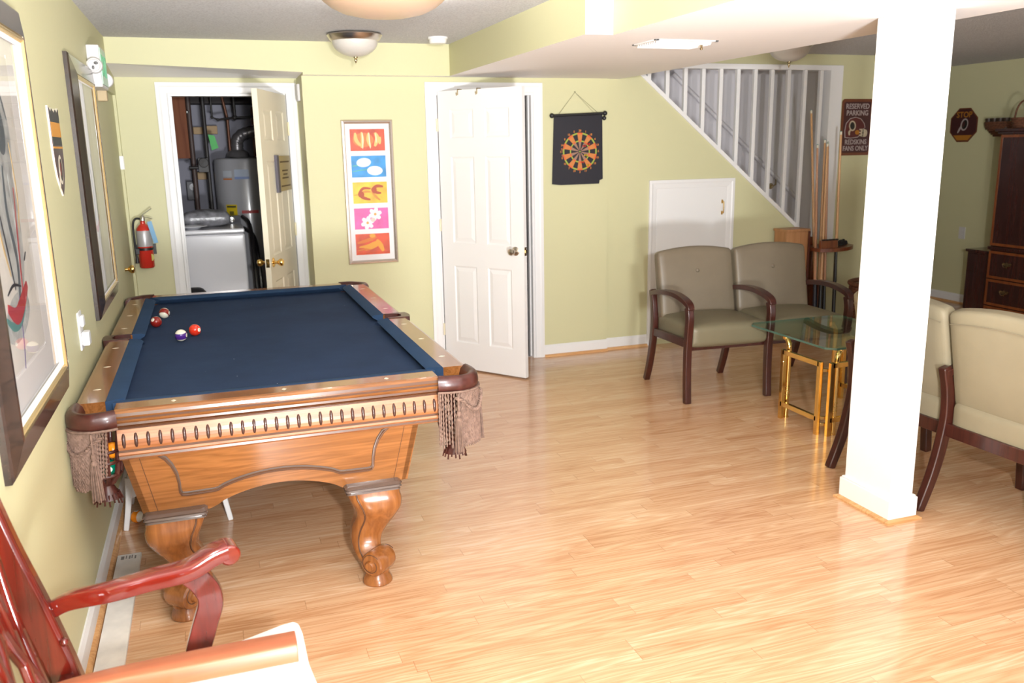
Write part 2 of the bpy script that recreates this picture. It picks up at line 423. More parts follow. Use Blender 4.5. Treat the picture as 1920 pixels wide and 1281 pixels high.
# baseboards + quarter round
def baseboard(name, p0, p1, nrm, h=.095):
    p0 = Vector((*p0,0)); p1 = Vector((*p1,0)); n = Vector((*nrm,0))
    def sw(prof, b):
        b.loft([[p+n*d+Vector((0,0,z)) for d, z in prof] for p in (p0, p1)])
    b = MB(); sw([(0,0),(.014,0),(.014,h*.82),(.009,h*.93),(.006,h),(0,h)], b); o = struct(name, b, m_white, smooth=False)
    b = MB(); sw([(.014,0),(.032,0),(.031,.007),(.026,.014),(.019,.018),(.014,.019)], b); b.build('quarter_round', m_qr, o, smooth=False)
baseboard('baseboard_left', (0,-1.6), (0,5.79), (1,0))
baseboard('baseboard_back', (2.957,D1), (3.505,D1), (0,-1)); baseboard('baseboard_back_left', (1.2,D1), (2.055,D1), (0,-1))
b_ = baseboard('baseboard_back_right', (3.505,D2), (3.885,D2), (0,-1)); baseboard('baseboard_stair', (4.69,D2), (6.15,D2), (0,-1))
baseboard('baseboard_right', (7.7,-1.6), (7.7,8.2), (-1,0)); baseboard('baseboard_alcove', (0.0,6.6), (.25,6.6), (0,-1))
baseboard('baseboard_far', (6.60,8.2), (7.68,8.2), (0,-1))

# door casings
def casing(name, x0, x1, zt, y, w=.07, sgn=-1, bottom=False, z0=0, jamb=0):
    """profiled casing; x0,x1,zt = outer size"""
    b = MB(); pr = [(0,0),(0,.016),(.3,.018),(.45,.013),(.8,.010),(.95,.008),(1,.005),(1,0)]
    def strip(p0, q0, p1, q1):
        ring = lambda p, q: [(lerp(p[0],q[0],t), y+sgn*d, lerp(p[1],q[1],t)) for t, d in pr]
        b.loft([ring(p0,q0), ring(p1,q1)])
    strip((x0,z0),(x0+w,z0),(x0,zt),(x0+w,zt-w)); strip((x0,zt),(x0+w,zt-w),(x1,zt),(x1-w,zt-w)); strip((x1,zt),(x1-w,zt-w),(x1,z0),(x1-w,z0))
    if bottom: strip((x1,z0),(x1-w,z0+w),(x0,z0),(x0+w,z0+w))
    if jamb:
        b.box((x0+w-.002,y,z0), (x0+w+.016,y+jamb,zt-w)); b.box((x1-w-.016,y,z0), (x1-w+.002,y+jamb,zt-w)); b.box((x0+w+.016,y,zt-w-.016), (x1-w-.016,y+jamb,zt-w+.004))
        b.box((x0+w+.016,y+.045,z0), (x0+w+.026,y+.08,zt-w-.016)); b.box((x1-w-.026,y+.045,z0), (x1-w-.016,y+.08,zt-w-.016))
    return struct(name, b, m_white, smooth=False)
casing('trim_1', 2.056, 2.957, 2.106, D1, .072, jamb=.113)
casing('trim_2', .25, 1.192, 2.118, 6.6, .074, jamb=.1)
casing('trim_3', 3.887, 4.684, 1.36, D2, .07)

# doors ------------------------------------------------------------------
def six_panel(b, w, h, t, rows=((.20,.78),(.95,1.57),(1.70,1.90))):
    st = .108; mid = .10; pw = (w-2*st-mid)/2; d = .007
    b.box((0,d,0), (w,t-d,h))
    cols = [(st,st+pw),(st+pw+mid,w-st)]
    for s0, s1 in ((0,d),(t-d,t)):
        b.box((0,s0,0),(st,s1,h)); b.box((w-st,s0,0),(w,s1,h)); b.box((st+pw,s0,0),(st+pw+mid,s1,h))
        zz = [0]+[q for r in rows for q in r]+[h]
        for x0,x1 in cols:
            for k in range(0, len(zz), 2): b.box((x0,s0,zz[k]),(x1,s1,zz[k+1]))
    for x0,x1 in cols:
        for z0,z1 in rows:
            for face in (0,1):
                g = lambda i, y: [(x0+i,y,z0+i),(x1-i,y,z0+i),(x1-i,y,z1-i),(x0+i,y,z1-i)]
                ys = (0.0, d, .0015) if face == 0 else (t, t-d, t-.0015)
                for (i0,ya),(i1,yb) in (((0,ys[0]),(.010,ys[1])),((.014,ys[1]),(.040,ys[2]))):
                    A = g(i0,ya); B = g(i1,yb); b.add(A+B, [[i,(i+1)%4,4+(i+1)%4,4+i] for i in range(4)])
                b.add(g(.040,ys[2]), [[0,1,2,3]])
def knob(b, c, d, r=.026, mi=0):
    """round door knob at c pointing along d"""
    R = Vector((0,0,1)).rotation_difference(Vector(d)).to_matrix()
    b.lathe([(0,0),(.032,0),(.032,.004),(.026,.008),(.011,.012),(.010,.030),(.018,.036),(r,.048),(r*1.02,.056),(r*.85,.066),(r*.4,.071),(0,.072)], c, 20, mi, R)

def place(o, loc, rz): o.location = loc; o.rotation_euler = (0,0,rz)
# door_1: white six panel door standing ajar
b = MB(); six_panel(b, .732, 2.03, .035)
d1 = struct('door_1', b, m_white, smooth=False)
b = MB(); knob(b, (.732-.07, 0, .915), (0,-1,0)); b.build('door_knob', m_nickel, d1)
b = MB(); knob(b, (.732-.07, .035, .915), (0,1,0)); b.build('door_knob', m_nickel, d1)
b = MB(); b.box((.732-.0005,.006,.885), (.7345,.029,.945)); b.box((.7345,.012,.905), (.742,.023,.925)); b.build('latch_plate', m_brassd, d1, smooth=False)
for z in (.24, 1.03, 1.75):
    b = MB(); b.box((-.012,.003,z), (.001,.02,z+.09)); b.tube([(-.008,-.004,z),(-.008,-.004,z+.09)], .006, 8)
    b.build('hinge', flat('cream_hinge', (.75,.68,.50), .4, metal=0), d1)
for x, z in ((.19,2.03),(.36,2.03)):
    b = MB(); b.bar([(x,.04,z-.02),(x,.04,z+.0015),(x,-.004,z+.0015),(x,-.004,z-.028),(x,-.016,z-.034),(x,-.018,z-.018)], .014, .002, up=(1,0,0))
    hk = b.build('over_door_hook', m_brassd, d1, smooth=False)
place(d1, (2.146, D1-.012, .012), -.94)
b = MB(); b.box((2.872,D1+.02,.89), (2.874,D1+.045,.96)); struct('strike_plate', b, m_brassd, smooth=False)
# door_2: laundry door swung towards the room
b = MB(); six_panel(b, .76, 2.02, .035)
d2 = struct('door_2', b, m_leaf2, smooth=False)
for y, s in ((0,-1),(.035,1)):
    b = MB(); knob(b, (.76-.07, y, .91), (0,s,0), .025); b.build('door_knob', m_brass, d2)
b = MB(); b.box((.7595,.006,.885), (.762,.029,.94)); b.box((.762,.012,.905), (.77,.023,.92)); b.build('latch_plate', m_brass, d2, smooth=False)
for z in (.25, 1.02, 1.74):
    b = MB(); b.box((-.014,.004,z), (.004,.03,z+.095)); b.tube([(-.010,.040,z),(-.010,.040,z+.095)], .007, 8); b.build('hinge', flat('almond_hinge', (.74,.66,.44), .4), d2)
# plaque on the laundry door (a thing of its own)
ang2 = math.atan2(5.87-6.585, .845-1.078)
place(d2, (1.078, 6.585, .012), ang2)
R2 = Matrix.Translation((1.078,6.585,.012)) @ Matrix.Rotation(ang2, 4, 'Z')
pl = thing('door_plaque', 'small dull gold plaque with dark left edge hung on the open laundry door', 'plaque', (R2 @ Vector((.3,.04,1.5))))
b = MB(); b.M = R2; b.box((.06,.037,1.36), (.40,.050,1.60)); b.build('plaque_panel', flat('plaque_gold', (.36,.27,.10), .4), pl, bevel=.002)
b = MB(); b.M = R2; b.box((.40,.036,1.355), (.455,.054,1.605)); b.build('plaque_edge', flat('plaque_dark', (.09,.08,.10), .5), pl)
b = MB(); b.M = R2
for z, w in ((1.56,.26),(1.50,.16),(1.475,.12),(1.45,.18),(1.395,.26)): b.box((.23-w/2,.050,z-.006), (.23+w/2,.0515,z+.004))
b.build('plaque_lines', flat('plaque_ink', (.10,.06,.02), .6), pl, smooth=False)
# door_3: flush painted closet door in the left wall
b = MB(); b.box((-.06,5.80,0), (-.018,6.55,2.03)); d3 = struct('door_3', b, m_wall, smooth=False)
b = MB(); knob(b, (-.018,5.885,.935), (1,0,0), .026); b.build('door_knob', m_brass, d3)
b = MB(); b.box((-.019,6.535,1.54), (.004,6.549,1.63)); b.tube([(.003,6.545,1.54),(.003,6.545,1.63)], .006, 8); b.build('hinge', m_white, d3)
# door_4: small white access door under the stairs
b = MB(); b.box((3.957,D2-.008,.05), (4.614,D2-.0005,1.292)); d4 = struct('door_4', b, m_white, bevel=.002)
b = MB(); b.box((4.562,D2-.010,1.155), (4.578,D2-.008,1.185)); b.box((4.562,D2-.010,1.062), (4.578,D2-.008,1.092))
b.tube([(4.57,D2-.008,1.17),(4.57,D2-.034,1.17),(4.57,D2-.036,1.12),(4.57,D2-.034,1.077),(4.57,D2-.008,1.077)], .0045, 8); b.build('pull_handle', m_brass, d4)

# stair railing and stairs ------------------------------------------------
zs = lambda x: 2.157-.823*(x-3.825)
b = MB()
b.prism([(3.70,zs(3.70)-.012),(5.49,zs(5.49)-.012),(5.49,zs(5.49)+.028),(3.70,zs(3.70)+.028)], fy, D2-.012, D2+.10)
rail = struct('stair_railing', b, m_white, smooth=False)
b = MB(); b.box((3.62,D2-.012,2.228), (5.712,D2+.1,2.268)); b.build('top_rail', m_white, rail, smooth=False)
b = MB(); b.box((5.586,D2-.014,.80), (5.712,D2+.104,2.262)); b.build('end_post', m_white, rail, smooth=False)
for i in range(11):
    x = 3.882+i*.1635; b = MB(); z0 = max(zs(x)+.01, .805); b.box((x-.016,D2+.012,z0), (x+.016,D2+.044,2.23)); b.build('baluster', m_white, rail, bevel=.002, smooth=False)
b = MB()
for i in range(10):
    x = 6.12-.23*i; b.box((x-.26,6.39,0), (x,7.28,.19*(i+1)-.03)); b.box((x-.27,6.39,.19*(i+1)-.03), (x+.02,7.28,.19*(i+1)))
struct('staircase', b, m_stairw, smooth=False)
b = MB()
hr = [(4.20,7.20,2.594-.2),(6.02,7.20,1.100),(6.06,7.20,1.07),(6.06,7.26,1.07)]
hr[0] = (4.60,7.20,2.266)
b.tube(hr, .02, 10)
h = b.build('handrail', m_stairw, None, origin=(5.3,7.2,1.5)); tag(h, 'pale round handrail on the far wall of the stairwell', 'handrail')
for x in (5.76,):
    z = 2.266-(x-4.60)*.821; b = MB(); b.tube([(x,7.2,z-.02),(x,7.2,z-.07),(x,7.24,z-.09),(x,7.278,z-.09)], .008, 8); b.lathe([(0,0),(.03,0),(.028,.006),(0,.008)], (x,7.278,z-.09), 16, 0, Matrix.Rotation(PI/2,3,'X'))
    b.build('rail_bracket', m_brassd, h)
# ------------------------------------------------------------------ pool table
TX0, TX1, TY0, TY1, ZT = .020, 1.437, 3.072, 5.63, .80
TC = ((TX0+TX1)/2, (TY0+TY1)/2, 0)
pt = thing('pool_table', 'large oak pool table with navy cloth, carved legs and tasselled pockets along the left wall', 'pool table', TC)
RW = .104; CW = .056; BED = .762
YM = (TY0+TY1)/2
# bed with pocket cut-outs
def notch(cx, cy, r, a0, a1, n=8): return [(cx+r*math.cos(a0+(a1-a0)*i/n), cy+r*math.sin(a0+(a1-a0)*i/n)) for i in range(n+1)]
ix0, ix1, iy0, iy1 = TX0+.10, TX1-.10, TY0+.10, TY1-.10
out = []
out += notch(ix0, iy0, .075, PI/2, 0)
out += notch(ix1, iy0, .075, PI, PI/2)
out += notch(ix1, YM, .06, -PI/2, -3*PI/2)
out += notch(ix1, iy1, .075, -PI/2, -PI)
out += notch(ix0, iy1, .075, 0, -PI/2)
out += notch(ix0, YM, .06, PI/2, -PI/2)
b = MB(); b.prism(out, lambda u, w, n: (u, w, n), BED-.03, BED); b.build('bed_cloth', m_cloth, pt, smooth=False)
b = MB(); b.box((TX0+.12,TY0+.12,.66), (TX1-.12,TY1-.12,BED-.032)); b.build('slate_bed', flat('slate', (.12,.12,.12), .7), pt, smooth=False)

rail_prof = [(.030,.738),(.012,.740),(.004,.744),(.006,.752),(.0,.758),(-.004,.765),(.002,.771),(-.003,.778),(.0,.788),(.006,.796),(.016,ZT),(RW,ZT),(RW,.738)]
rail_mi = [0,0,1,0,0,1,0,1,0,0,0,0,0]
def run(b, prof, mis, p0, p1, inn, e0=0, e1=0):
    """sweep prof (d inward, z) from p0 to p1"""
    p0 = Vector((*p0,0)); p1 = Vector((*p1,0)); inn = Vector((*inn,0))
    n = len(prof); A = [p0+inn*d+Vector((0,0,z)) for d, z in prof]; B = [p1+inn*d+Vector((0,0,z)) for d, z in prof]
    v = A+B
    for i in range(n):
        j = (i+1) % n; b.add([v[i], v[j], v[n+j], v[n+i]], [[0,1,2,3]], mis[i] if mis else 0)
    b.add(A, [list(range(n))], 0); b.add(B, [list(range(n))], 0)
fx0, fx1 = .158, 1.285
sides = [  # name, p0, p1, inward, mat
 ((fx0,TY0),(fx1,TY0),(0,1),m_oak), ((fx0,TY1),(fx1,TY1),(0,-1),m_oak),
 ((TX0,TY0+.135),(TX0,YM-.05),(1,0),m_oakY), ((TX0,YM+.05),(TX0,TY1-.135),(1,0),m_oakY),
 ((TX1,TY0+.135),(TX1,YM-.05),(-1,0),m_oakY), ((TX1,YM+.05),(TX1,TY1-.135),(-1,0),m_oakY)]
for p0, p1, inn, m in sides:
    b = MB(); run(b, rail_prof, rail_mi, p0, p1, inn); r = b.build('rail', [m, m_dkline], pt, ang=35)
    L = (Vector(p1)-Vector(p0)); n = 3
    for k in range(1, n+1):
        c = Vector(p0)+L*((k-.5)/n)+Vector(inn)*.055; t = L.normalized(); s = Vector(inn)
        q = [c-t*.009, c-s*.014, c+t*.009, c+s*.014]
        bb = MB(); bb.prism([(w.x,w.y) for w in q], lambda u, w, n: (u, w, n), ZT-.001, ZT+.0006); bb.build('diamond_sight', m_sight, r, smooth=False)
# cushions
def cushion(p0, p1, inn, c0, c1):
    p0 = Vector((*p0,0)); p1 = Vector((*p1,0)); i = Vector((*inn,0)); t = (p1-p0).normalized()
    prof = [(RW-.004,ZT+.001,0),(RW+.008,ZT+.002,.1),(RW+CW-.010,ZT-.003,.8),(RW+CW,ZT-.010,1),(RW+CW-.006,ZT-.017,.9),(RW+.012,BED-.002,.2),(RW-.004,BED-.002,0)]
    A = [p0+i*d+t*(c0*k)+Vector((0,0,z)) for d,z,k in prof]; B = [p1+i*d-t*(c1*k)+Vector((0,0,z)) for d,z,k in prof]
    # rounded ends that curl down into the pocket
    n = 10; rings = [[q.copy() for q in A]]
    rings += [[a.lerp(c, k/n) for a, c in zip(A, B)] for k in range(1, n)] + [B]
    b = MB(); b.loft(rings); b.build('cushion', m_cush, pt, ang=30)
ce = .125; cm = .055
cushion((TX0+ce,TY0),(TX1-ce-.015,TY0),(0,1),.055,.055); cushion((TX0+ce,TY1),(TX1-ce,TY1),(0,-1),.055,.055)
for X_, s in ((TX0,1),(TX1,-1)):
    cushion((X_,TY0+ce),(X_,YM-cm),(s,0),.055,.018); cushion((X_,YM+cm),(X_,TY1-ce),(s,0),.018,.055)
# side pocket cloth facing + leather castings
for X_, s in ((TX0,1),(TX1,-1)):
    b = MB()
    pts = [(.0,-.052),(.012,-.050),(.05,-.040),(.085,-.050),(.112,-.052),(.112,-.060),(-.006,-.060)]
    P = [(-.012,-.062),(.100,-.062),(.100,-.050),(.055,-.046),(.028,-.034),(.02,0),(.028,.034),(.055,.046),(.100,.050),(.100,.062),(-.012,.062),(-.020,.03),(-.022,0),(-.020,-.03)]
    b.prism([(X_+s*u, YM+w) for u, w in P], lambda u, w, n: (u, w, n), .745, ZT+.004)
    b.build('pocket_casting', m_leather, pt, bevel=.004, smooth=True)
    b = MB(); b.lathe([(.05,.74),(.052,.70),(.048,.64),(.035,.60),(0,.59)], (X_+s*.075,YM,0), 20); b.build('pocket_cup', m_leather, pt)
# blinds (aprons) with dark flute inlays
bl_prof = [(.026,.738),(.012,.737),(.016,.731),(.013,.727),(.0085,.716),(.004,.704),(.000,.692),(-.001,.680),(-.001,.668),(.002,.657),(-.004,.650),(-.008,.643),(-.003,.637),(-.006,.629),(.002,.622),(.040,.618),(.040,.738)]
bl_mi = [0,1,1]+[0]*6+[1,0,0,1,0,0,0,0]
def blind(p0, p1, inn, n):
    b = MB(); run(b, bl_prof, bl_mi, p0, p1, inn); o = b.build('blind', [m_oakL, m_dkline], pt, ang=35)
    P0 = Vector((*p0,0)); P1 = Vector((*p1,0)); I = Vector((*inn,0)); L = (P1-P0).length; t = (P1-P0).normalized()
    first = None; acc = MB()
    for k in range(n):
        c = P0+t*(L*(k+.5)/n)+I*.001+Vector((0,0,.690))
        b = MB() if n < 40 else acc
        n0 = len(b.v); b.ball((0,0,0), 1, 10)
        for q in range(n0, len(b.v)):
            w = b.v[q]; tilt = max(0, w.z)*.012
            b.v[q] = c+t*(w.x*.0072)+I*(w.y*.008+tilt)+Vector((0,0,math.copysign(abs(w.z)**.7, w.z)*.027))
        if n < 40: b.build('flute_inlay', m_flute, o)
    if n >= 40: tag(acc.build('flute_inlay', m_flute, o), kind='stuff')
blind((fx0,TY0),(fx1,TY0),(0,1),29); blind((fx0,TY1),(fx1,TY1),(0,-1),29)
blind((TX0,TY0+.135),(TX0,TY1-.135),(1,0),60); blind((TX1,TY0+.135),(TX1,TY1-.135),(-1,0),60)

# cabinet: tapered, with arched end panels
zt_, zb_ = .622, .388
def cabpt(u, z, inset):
    return u, z
cx0t, cx1t, cx0b, cx1b = .162, 1.205, .208, 1.152
cy0t, cy1t, cy0b, cy1b = TY0+.020, TY1-.020, TY0+.055, TY1-.055
def fz(z): return (zt_-z)/(zt_-zb_)
def front(u, z, n, s=0):   # u in 0..1 across
    k = fz(z); x = lerp(lerp(cx0t,cx0b,k), lerp(cx1t,cx1b,k), u); y = lerp(cy0t,cy0b,k)+n
    return (x, y, z) if s == 0 else (x, TY0+TY1-y, z)
def side(u, z, n, s=0):
    k = fz(z); y = lerp(lerp(cy0t,cy0b,k), lerp(cy1t,cy1b,k), u); x = lerp(cx0t,cx0b,k)+n
    return (x, y, z) if s == 0 else (cx0t+cx1t-x, y, z)
def arch(u0, u1, z0, z1, n=16):
    return [(lerp(u0,u1,i/n), z0+(z1-z0)*(math.sin(PI*i/n)**.75)) for i in range(n+1)]
pan = [(0,zt_),(0,zb_),(.235,zb_-.006)]+arch(.262,.738,zb_+.004,zb_+.062)+[(.765,zb_-.006),(1,zb_),(1,zt_)]
cab = MB()
for s in (0,1):
    nn = 14
    # subdivide so the slanted face stays true
    cab.prism(pan, lambda u, w, n: front(u, w, n, s), 0, .022)
pan2 = [(0,zt_),(0,zb_),(.12,zb_-.006)]+arch(.135,.865,zb_+.004,zb_+.06)+[(.88,zb_-.006),(1,zb_),(1,zt_)]
for s in (0,1): cab.prism(pan2, lambda u, w, n: side(u, w, n, s), 0, .022)
cab.box((cx0t+.02,cy0t+.02,.60),(cx1t-.02,cy1t-.02,.622))
cabo = cab.build('cabinet', m_oak, pt, smooth=False)
# panel mouldings: double dark line following the arch
def mould(us, f, s):
    for dz, r, mi in ((0,.0048,0),(.0105,.0042,0)):
        b = MB()
        pts = []
        cu, cz = .5, .56
        for u, z in us:
            uu = u+(cu-u)*dz*.9/.5*.55; zz = z+(.0 if z > .60 else dz)
            pts.append(f(uu, zz, -.0015, s))
        b.tube(pts, r, 6)
        b.build('panel_moulding', m_dkline if dz == 0 else m_dkcap, cabo)
fm = [(.112,.618),(.128,.600),(.142,.572),(.150,.535),(.150,.500),(.146,.463),(.150,.452),(.165,.4495),(.262,.4515)]+arch(.275,.725,.4535,.500,18)+[(.738,.4515),(.835,.4495),(.850,.452),(.854,.463),(.850,.500),(.850,.535),(.858,.572),(.872,.600),(.888,.618)]
for s in (0,1): mould(fm, front, s)
sm = [(.05,.618),(.068,.56),(.07,.48),(.075,.4505),(.13,.4515)]+arch(.14,.86,.4535,.505,18)+[(.87,.4515),(.925,.4505),(.93,.48),(.932,.56),(.95,.618)]
for s in (0,1): mould(sm, side, s)
for s in (0,1):
    for u in (.052,.948):
        b = MB(); b.tube([front(u, z, -.0005, s) for z in (.62,.5,.39)], .0012, 5); b.build('corner_joint', m_dkline, cabo)

# legs ------------------------------------------------------------------
def legpart(sx, sy):
    cx = (.313 if sx < 0 else 1.020); cy = (TY0+.112 if sy < 0 else TY1-.112)
    ox, oy = sx*.25, sy*1.0
    def S(z): return None
    #      z    out-x  out-y  half  squareness
    K = [(.372,.000,.000,.096,6),(.350,.002,.002,.097,5),(.325,.010,.008,.096,4),(.290,.016,.014,.088,3.4),(.250,.010,.008,.076,3),(.205,-.012,.000,.068,2.7),(.165,-.026,.000,.060,2.5),
         (.130,-.030,.018,.055,2.4),(.105,-.022,.048,.054,2.4),(.085,-.012,.072,.053,2.4),(.062,-.004,.088,.047,2.3),(.045,.0,.094,.040,2.2)]
    K = spline(K, 4); rings = []
    for z, dx, dy, h, e in K:
        ring = []
        for k in range(32):
            a = 2*PI*k/32; c, s = math.cos(a), math.sin(a)
            r = (abs(c)**e+abs(s)**e)**(-1/e)
            # ridge on the outward corner
            da = math.atan2(sy*-1, sx*-1)
            out = max(0, math.cos(a-math.atan2(sy, sx)))
            r *= 1+.10*out**8
            x, y = r*c*h, r*s*h
            ring.append((cx+sx*dx+x, cy+sy*dy+y, z))
        rings.append(ring)
    b = MB(); b.loft(rings)
    fx_, fy_ = cx-sx*.004, cy+sy*.094
    leg = b.build('leg', m_oakZ, pt, ang=50)
    b = MB(); b.lathe([(0,0),(.054,0),(.058,.005),(.057,.014),(.050,.030),(.044,.042),(.040,.054),(0,.056)], (fx_,fy_,0), 28); b.build('foot', m_oakZ, leg)
    # scrolls on both sides of the foot
    ax = Vector((-sx, sy*1.0, 0)).normalized()       # axis of the scroll
    Rm = Vector((0,0,1)).rotation_difference(ax).to_matrix()
    cc = Vector((fx_, fy_, .092))+Vector((sx*.006, sy*.012, 0))
    b = MB(); b.lathe([(0,-.068),(.016,-.068),(.019,-.064),(.020,-.055),(.026,-.052),(.040,-.052),(.047,-.047),(.050,-.038),(.050,.038),(.047,.047),(.040,.052),(.026,.052),(.020,.055),(.019,.064),(.016,.068),(0,.068)], cc, 32, 0, Rm)
    b.build('scroll', m_oakZ, leg, ang=35)
    b = MB()
    for s in (-1,1):
        path = []
        for k in range(30):
            a = k/29*2.0*PI; r = lerp(.046,.022,k/29)
            path.append(cc+Rm @ Vector((r*math.cos(a), r*math.sin(a), s*.0528)))
        b.tube(path, .0016, 5)
    # carved line down the leg side
    for s in (-1,1):
        pth = []
        for z, dx, dy, h, e in K[:-8]:
            a = math.atan2(sy, sx)+s*.62*PI*.72
            c, t = math.cos(a), math.sin(a); r = (abs(c)**e+abs(t)**e)**(-1/e)
            pth.append((cx+sx*dx+r*c*h, cy+sy*dy+r*t*h, z))
        b.tube(pth, .0036, 6)
    b.build('carved_groove', m_dkline, leg)
    b = MB(); c = (cx, cy)
    pr = [(.088,.368),(.094,.372),(.104,.376),(.100,.382),(.108,.388),(.104,.394),(.109,.401),(.098,.408)]
    def sq(h, z):
        r = .014; o = []
        for qx, qy, a0 in ((1,1,0),(-1,1,PI/2),(-1,-1,PI),(1,-1,3*PI/2)):
            for i in range(5):
                a = a0+i*PI/8; o.append((cx+qx*(h-r)+r*math.cos(a), cy+qy*(h-r)+r*math.sin(a), z))
        return o
    b.loft([sq(h, z-.006) for h, z in pr]); b.build('leg_cap', m_dkcap, leg, ang=25)
for sx in (-1,1):
    for sy in (-1,1): legpart(sx, sy)

# corner pockets: leather iron, fringe skirt, swag, tassels, cup ---------------
def pocket(sx, sy, detail=True):
    ax_ = TX0 if sx < 0 else TX1; ay_ = TY0 if sy < 0 else TY1
    cx = ax_-sx*.088; cy = ay_-sy*.080
    R = .096; fxe = fx0 if sx < 0 else fx1
    # path round the corner in local mirrored coordinates: from the end rail to the long rail
    loc = [(abs(cx-fxe)+.003, -R+.010), (abs(cx-fxe)*.5, -R+.002)]+[(R*math.sin(a), -R*math.cos(a)) for a in [-k*PI/2/12 for k in range(1,12)]]+[(-R+.002, .03), (-R+.008, .062)]
    loc = [(x, y) for x, y in spline(loc, 3)]
    def along(off):
        out = []
        for i, (x, y) in enumerate(loc):
            x0_, y0_ = loc[max(0,i-1)]; x1_, y1_ = loc[min(len(loc)-1,i+1)]
            tx, ty = x1_-x0_, y1_-y0_; l = math.hypot(tx, ty) or 1; nx, ny = ty/l, -tx/l
            if nx*x+ny*y < 0: nx, ny = -nx, -ny
            out.append((cx-sx*(x+nx*off), cy-sy*(y+ny*off)))
        return out
    b = MB(); n = len(loc)-1
    sec = [(-.030,.742),(-.034,.768),(-.028,.790),(-.016,.802),(-.004,.805),(.006,.800),(.013,.788),(.016,.768),(.014,.750),(.004,.742)]
    cols = [along(d) for d, z in sec]
    rings = [[(cols[j][k][0], cols[j][k][1], sec[j][1]-.005*math.sin(PI*k/n)) for j in range(len(sec))] for k in range(n+1)]
    b.loft(rings); po = b.build('pocket_casting', m_leather, pt, ang=50)
    phi = math.atan2(sy, sx)
    # cup of straps
    b = MB(); cpx, cpy = cx+math.cos(phi)*.012, cy+math.sin(phi)*.012
    for k in range(10):
        a = 2*PI*k/10
        pth = [(cpx+r*math.cos(a), cpy+r*math.sin(a), z) for r, z in ((.078,.745),(.070,.69),(.062,.64),(.058,.60),(.050,.560),(.030,.535),(.022,.522))]
        b.tube(pth, .0075, 6, flat=(1,.4))
    for r, z in ((.075,.735),(.064,.65),(.060,.61),(.050,.560)): b.tube([(cpx+r*math.cos(2*PI*k/20), cpy+r*math.sin(2*PI*k/20), z) for k in range(21)], .006, 6, caps=False)
    b.lathe([(.024,.530),(.020,.518),(.026,.508),(.036,.486),(.045,.470),(.040,.470),(.015,.510)], (cpx,cpy,0), 22)
    for k in range(18):
        a = 2*PI*k/18; b.tube([(cpx+.036*math.cos(a),cpy+.036*math.sin(a),.49),(cpx+.047*math.cos(a),cpy+.047*math.sin(a),.462-.006*(k%3))], .003, 4)
    b.build('pocket_cup', m_leather, pt)
    # fringe skirt follows the casting
    def at(off, t):
        P = along(off); f = t*(len(P)-1); i = min(int(f), len(P)-2); k = f-i
        return (lerp(P[i][0],P[i+1][0],k), lerp(P[i][1],P[i+1][1],k))
    b = MB(); nf = 60 if detail else 34
    for k in range(nf):
        t = lerp(.08 if sx < 0 and sy < 0 else 0,1,k/(nf-1)); u = t*2-1
        zb = (.530+.070*abs(u)**2.0+.004*math.sin(k*1.7)) if sx < 0 else (.528+.010*math.sin(k*2.1))
        m = 44 if detail else 8; pth = []; rad = []
        for i in range(m+1):
            q = i/m; z = lerp(.744, zb, q)
            x, y = at(.012+.004*q+.0012*math.sin(i*1.9+k), min(1, max(0, t+.0012*math.sin(i*1.5+k*2)+(.03*q*(-u) if sx < 0 else 0))))
            pth.append((x, y, z)); rad.append(.0036+(.0014*math.sin(i*1.7+k*2.2) if detail else 0))
        b.tube(pth, rad, 5)
    fr = b.build('fringe', m_fringe, po)
    b = MB()
    b.tube([(*at(.018, k/24), .743-.003*math.sin(PI*k/24)) for k in range(25)], .0045, 6)
    for q in (0, 1):
        pth = []
        for i in range(61):
            t = i/60; w = i*1.15+q*PI; x, y = at(.024+.004*math.cos(w), .10+.72*t); pth.append((x, y, .722-.060*math.sin(PI*t)+.004*math.sin(w)))
        b.tube(pth, .0042, 6)
    b.build('swag_rope', m_fringe, po)
    for t in ((.17 if sx < 0 else .12), .90):
        px_, py_ = at(.026, t)
        b = MB(); b.tube([(px_,py_,.738),(px_,py_,.66)], .004, 6)
        b.lathe([(0,.672),(.008,.668),(.010,.655),(.006,.646),(.012,.640),(.012,.632)], (px_,py_,0), 12)
        for k in range(26):
            q = 2*PI*k*.381966; r0 = .010*math.sqrt((k+.5)/26); r1 = .020*math.sqrt((k+.5)/26); z1 = .500+.012*random.random()
            b.tube([(px_+r0*math.cos(q),py_+r0*math.sin(q),.642),(px_+lerp(r0,r1,.6)*math.cos(q+.1),py_+lerp(r0,r1,.6)*math.sin(q+.1),.58),(px_+r1*math.cos(q+.2),py_+r1*math.sin(q+.2),z1)], .0022, 4)
        b.build('tassel', m_fringe, po)
for sx in (-1,1):
    for sy in (-1,1): pocket(sx, sy, sy < 0)

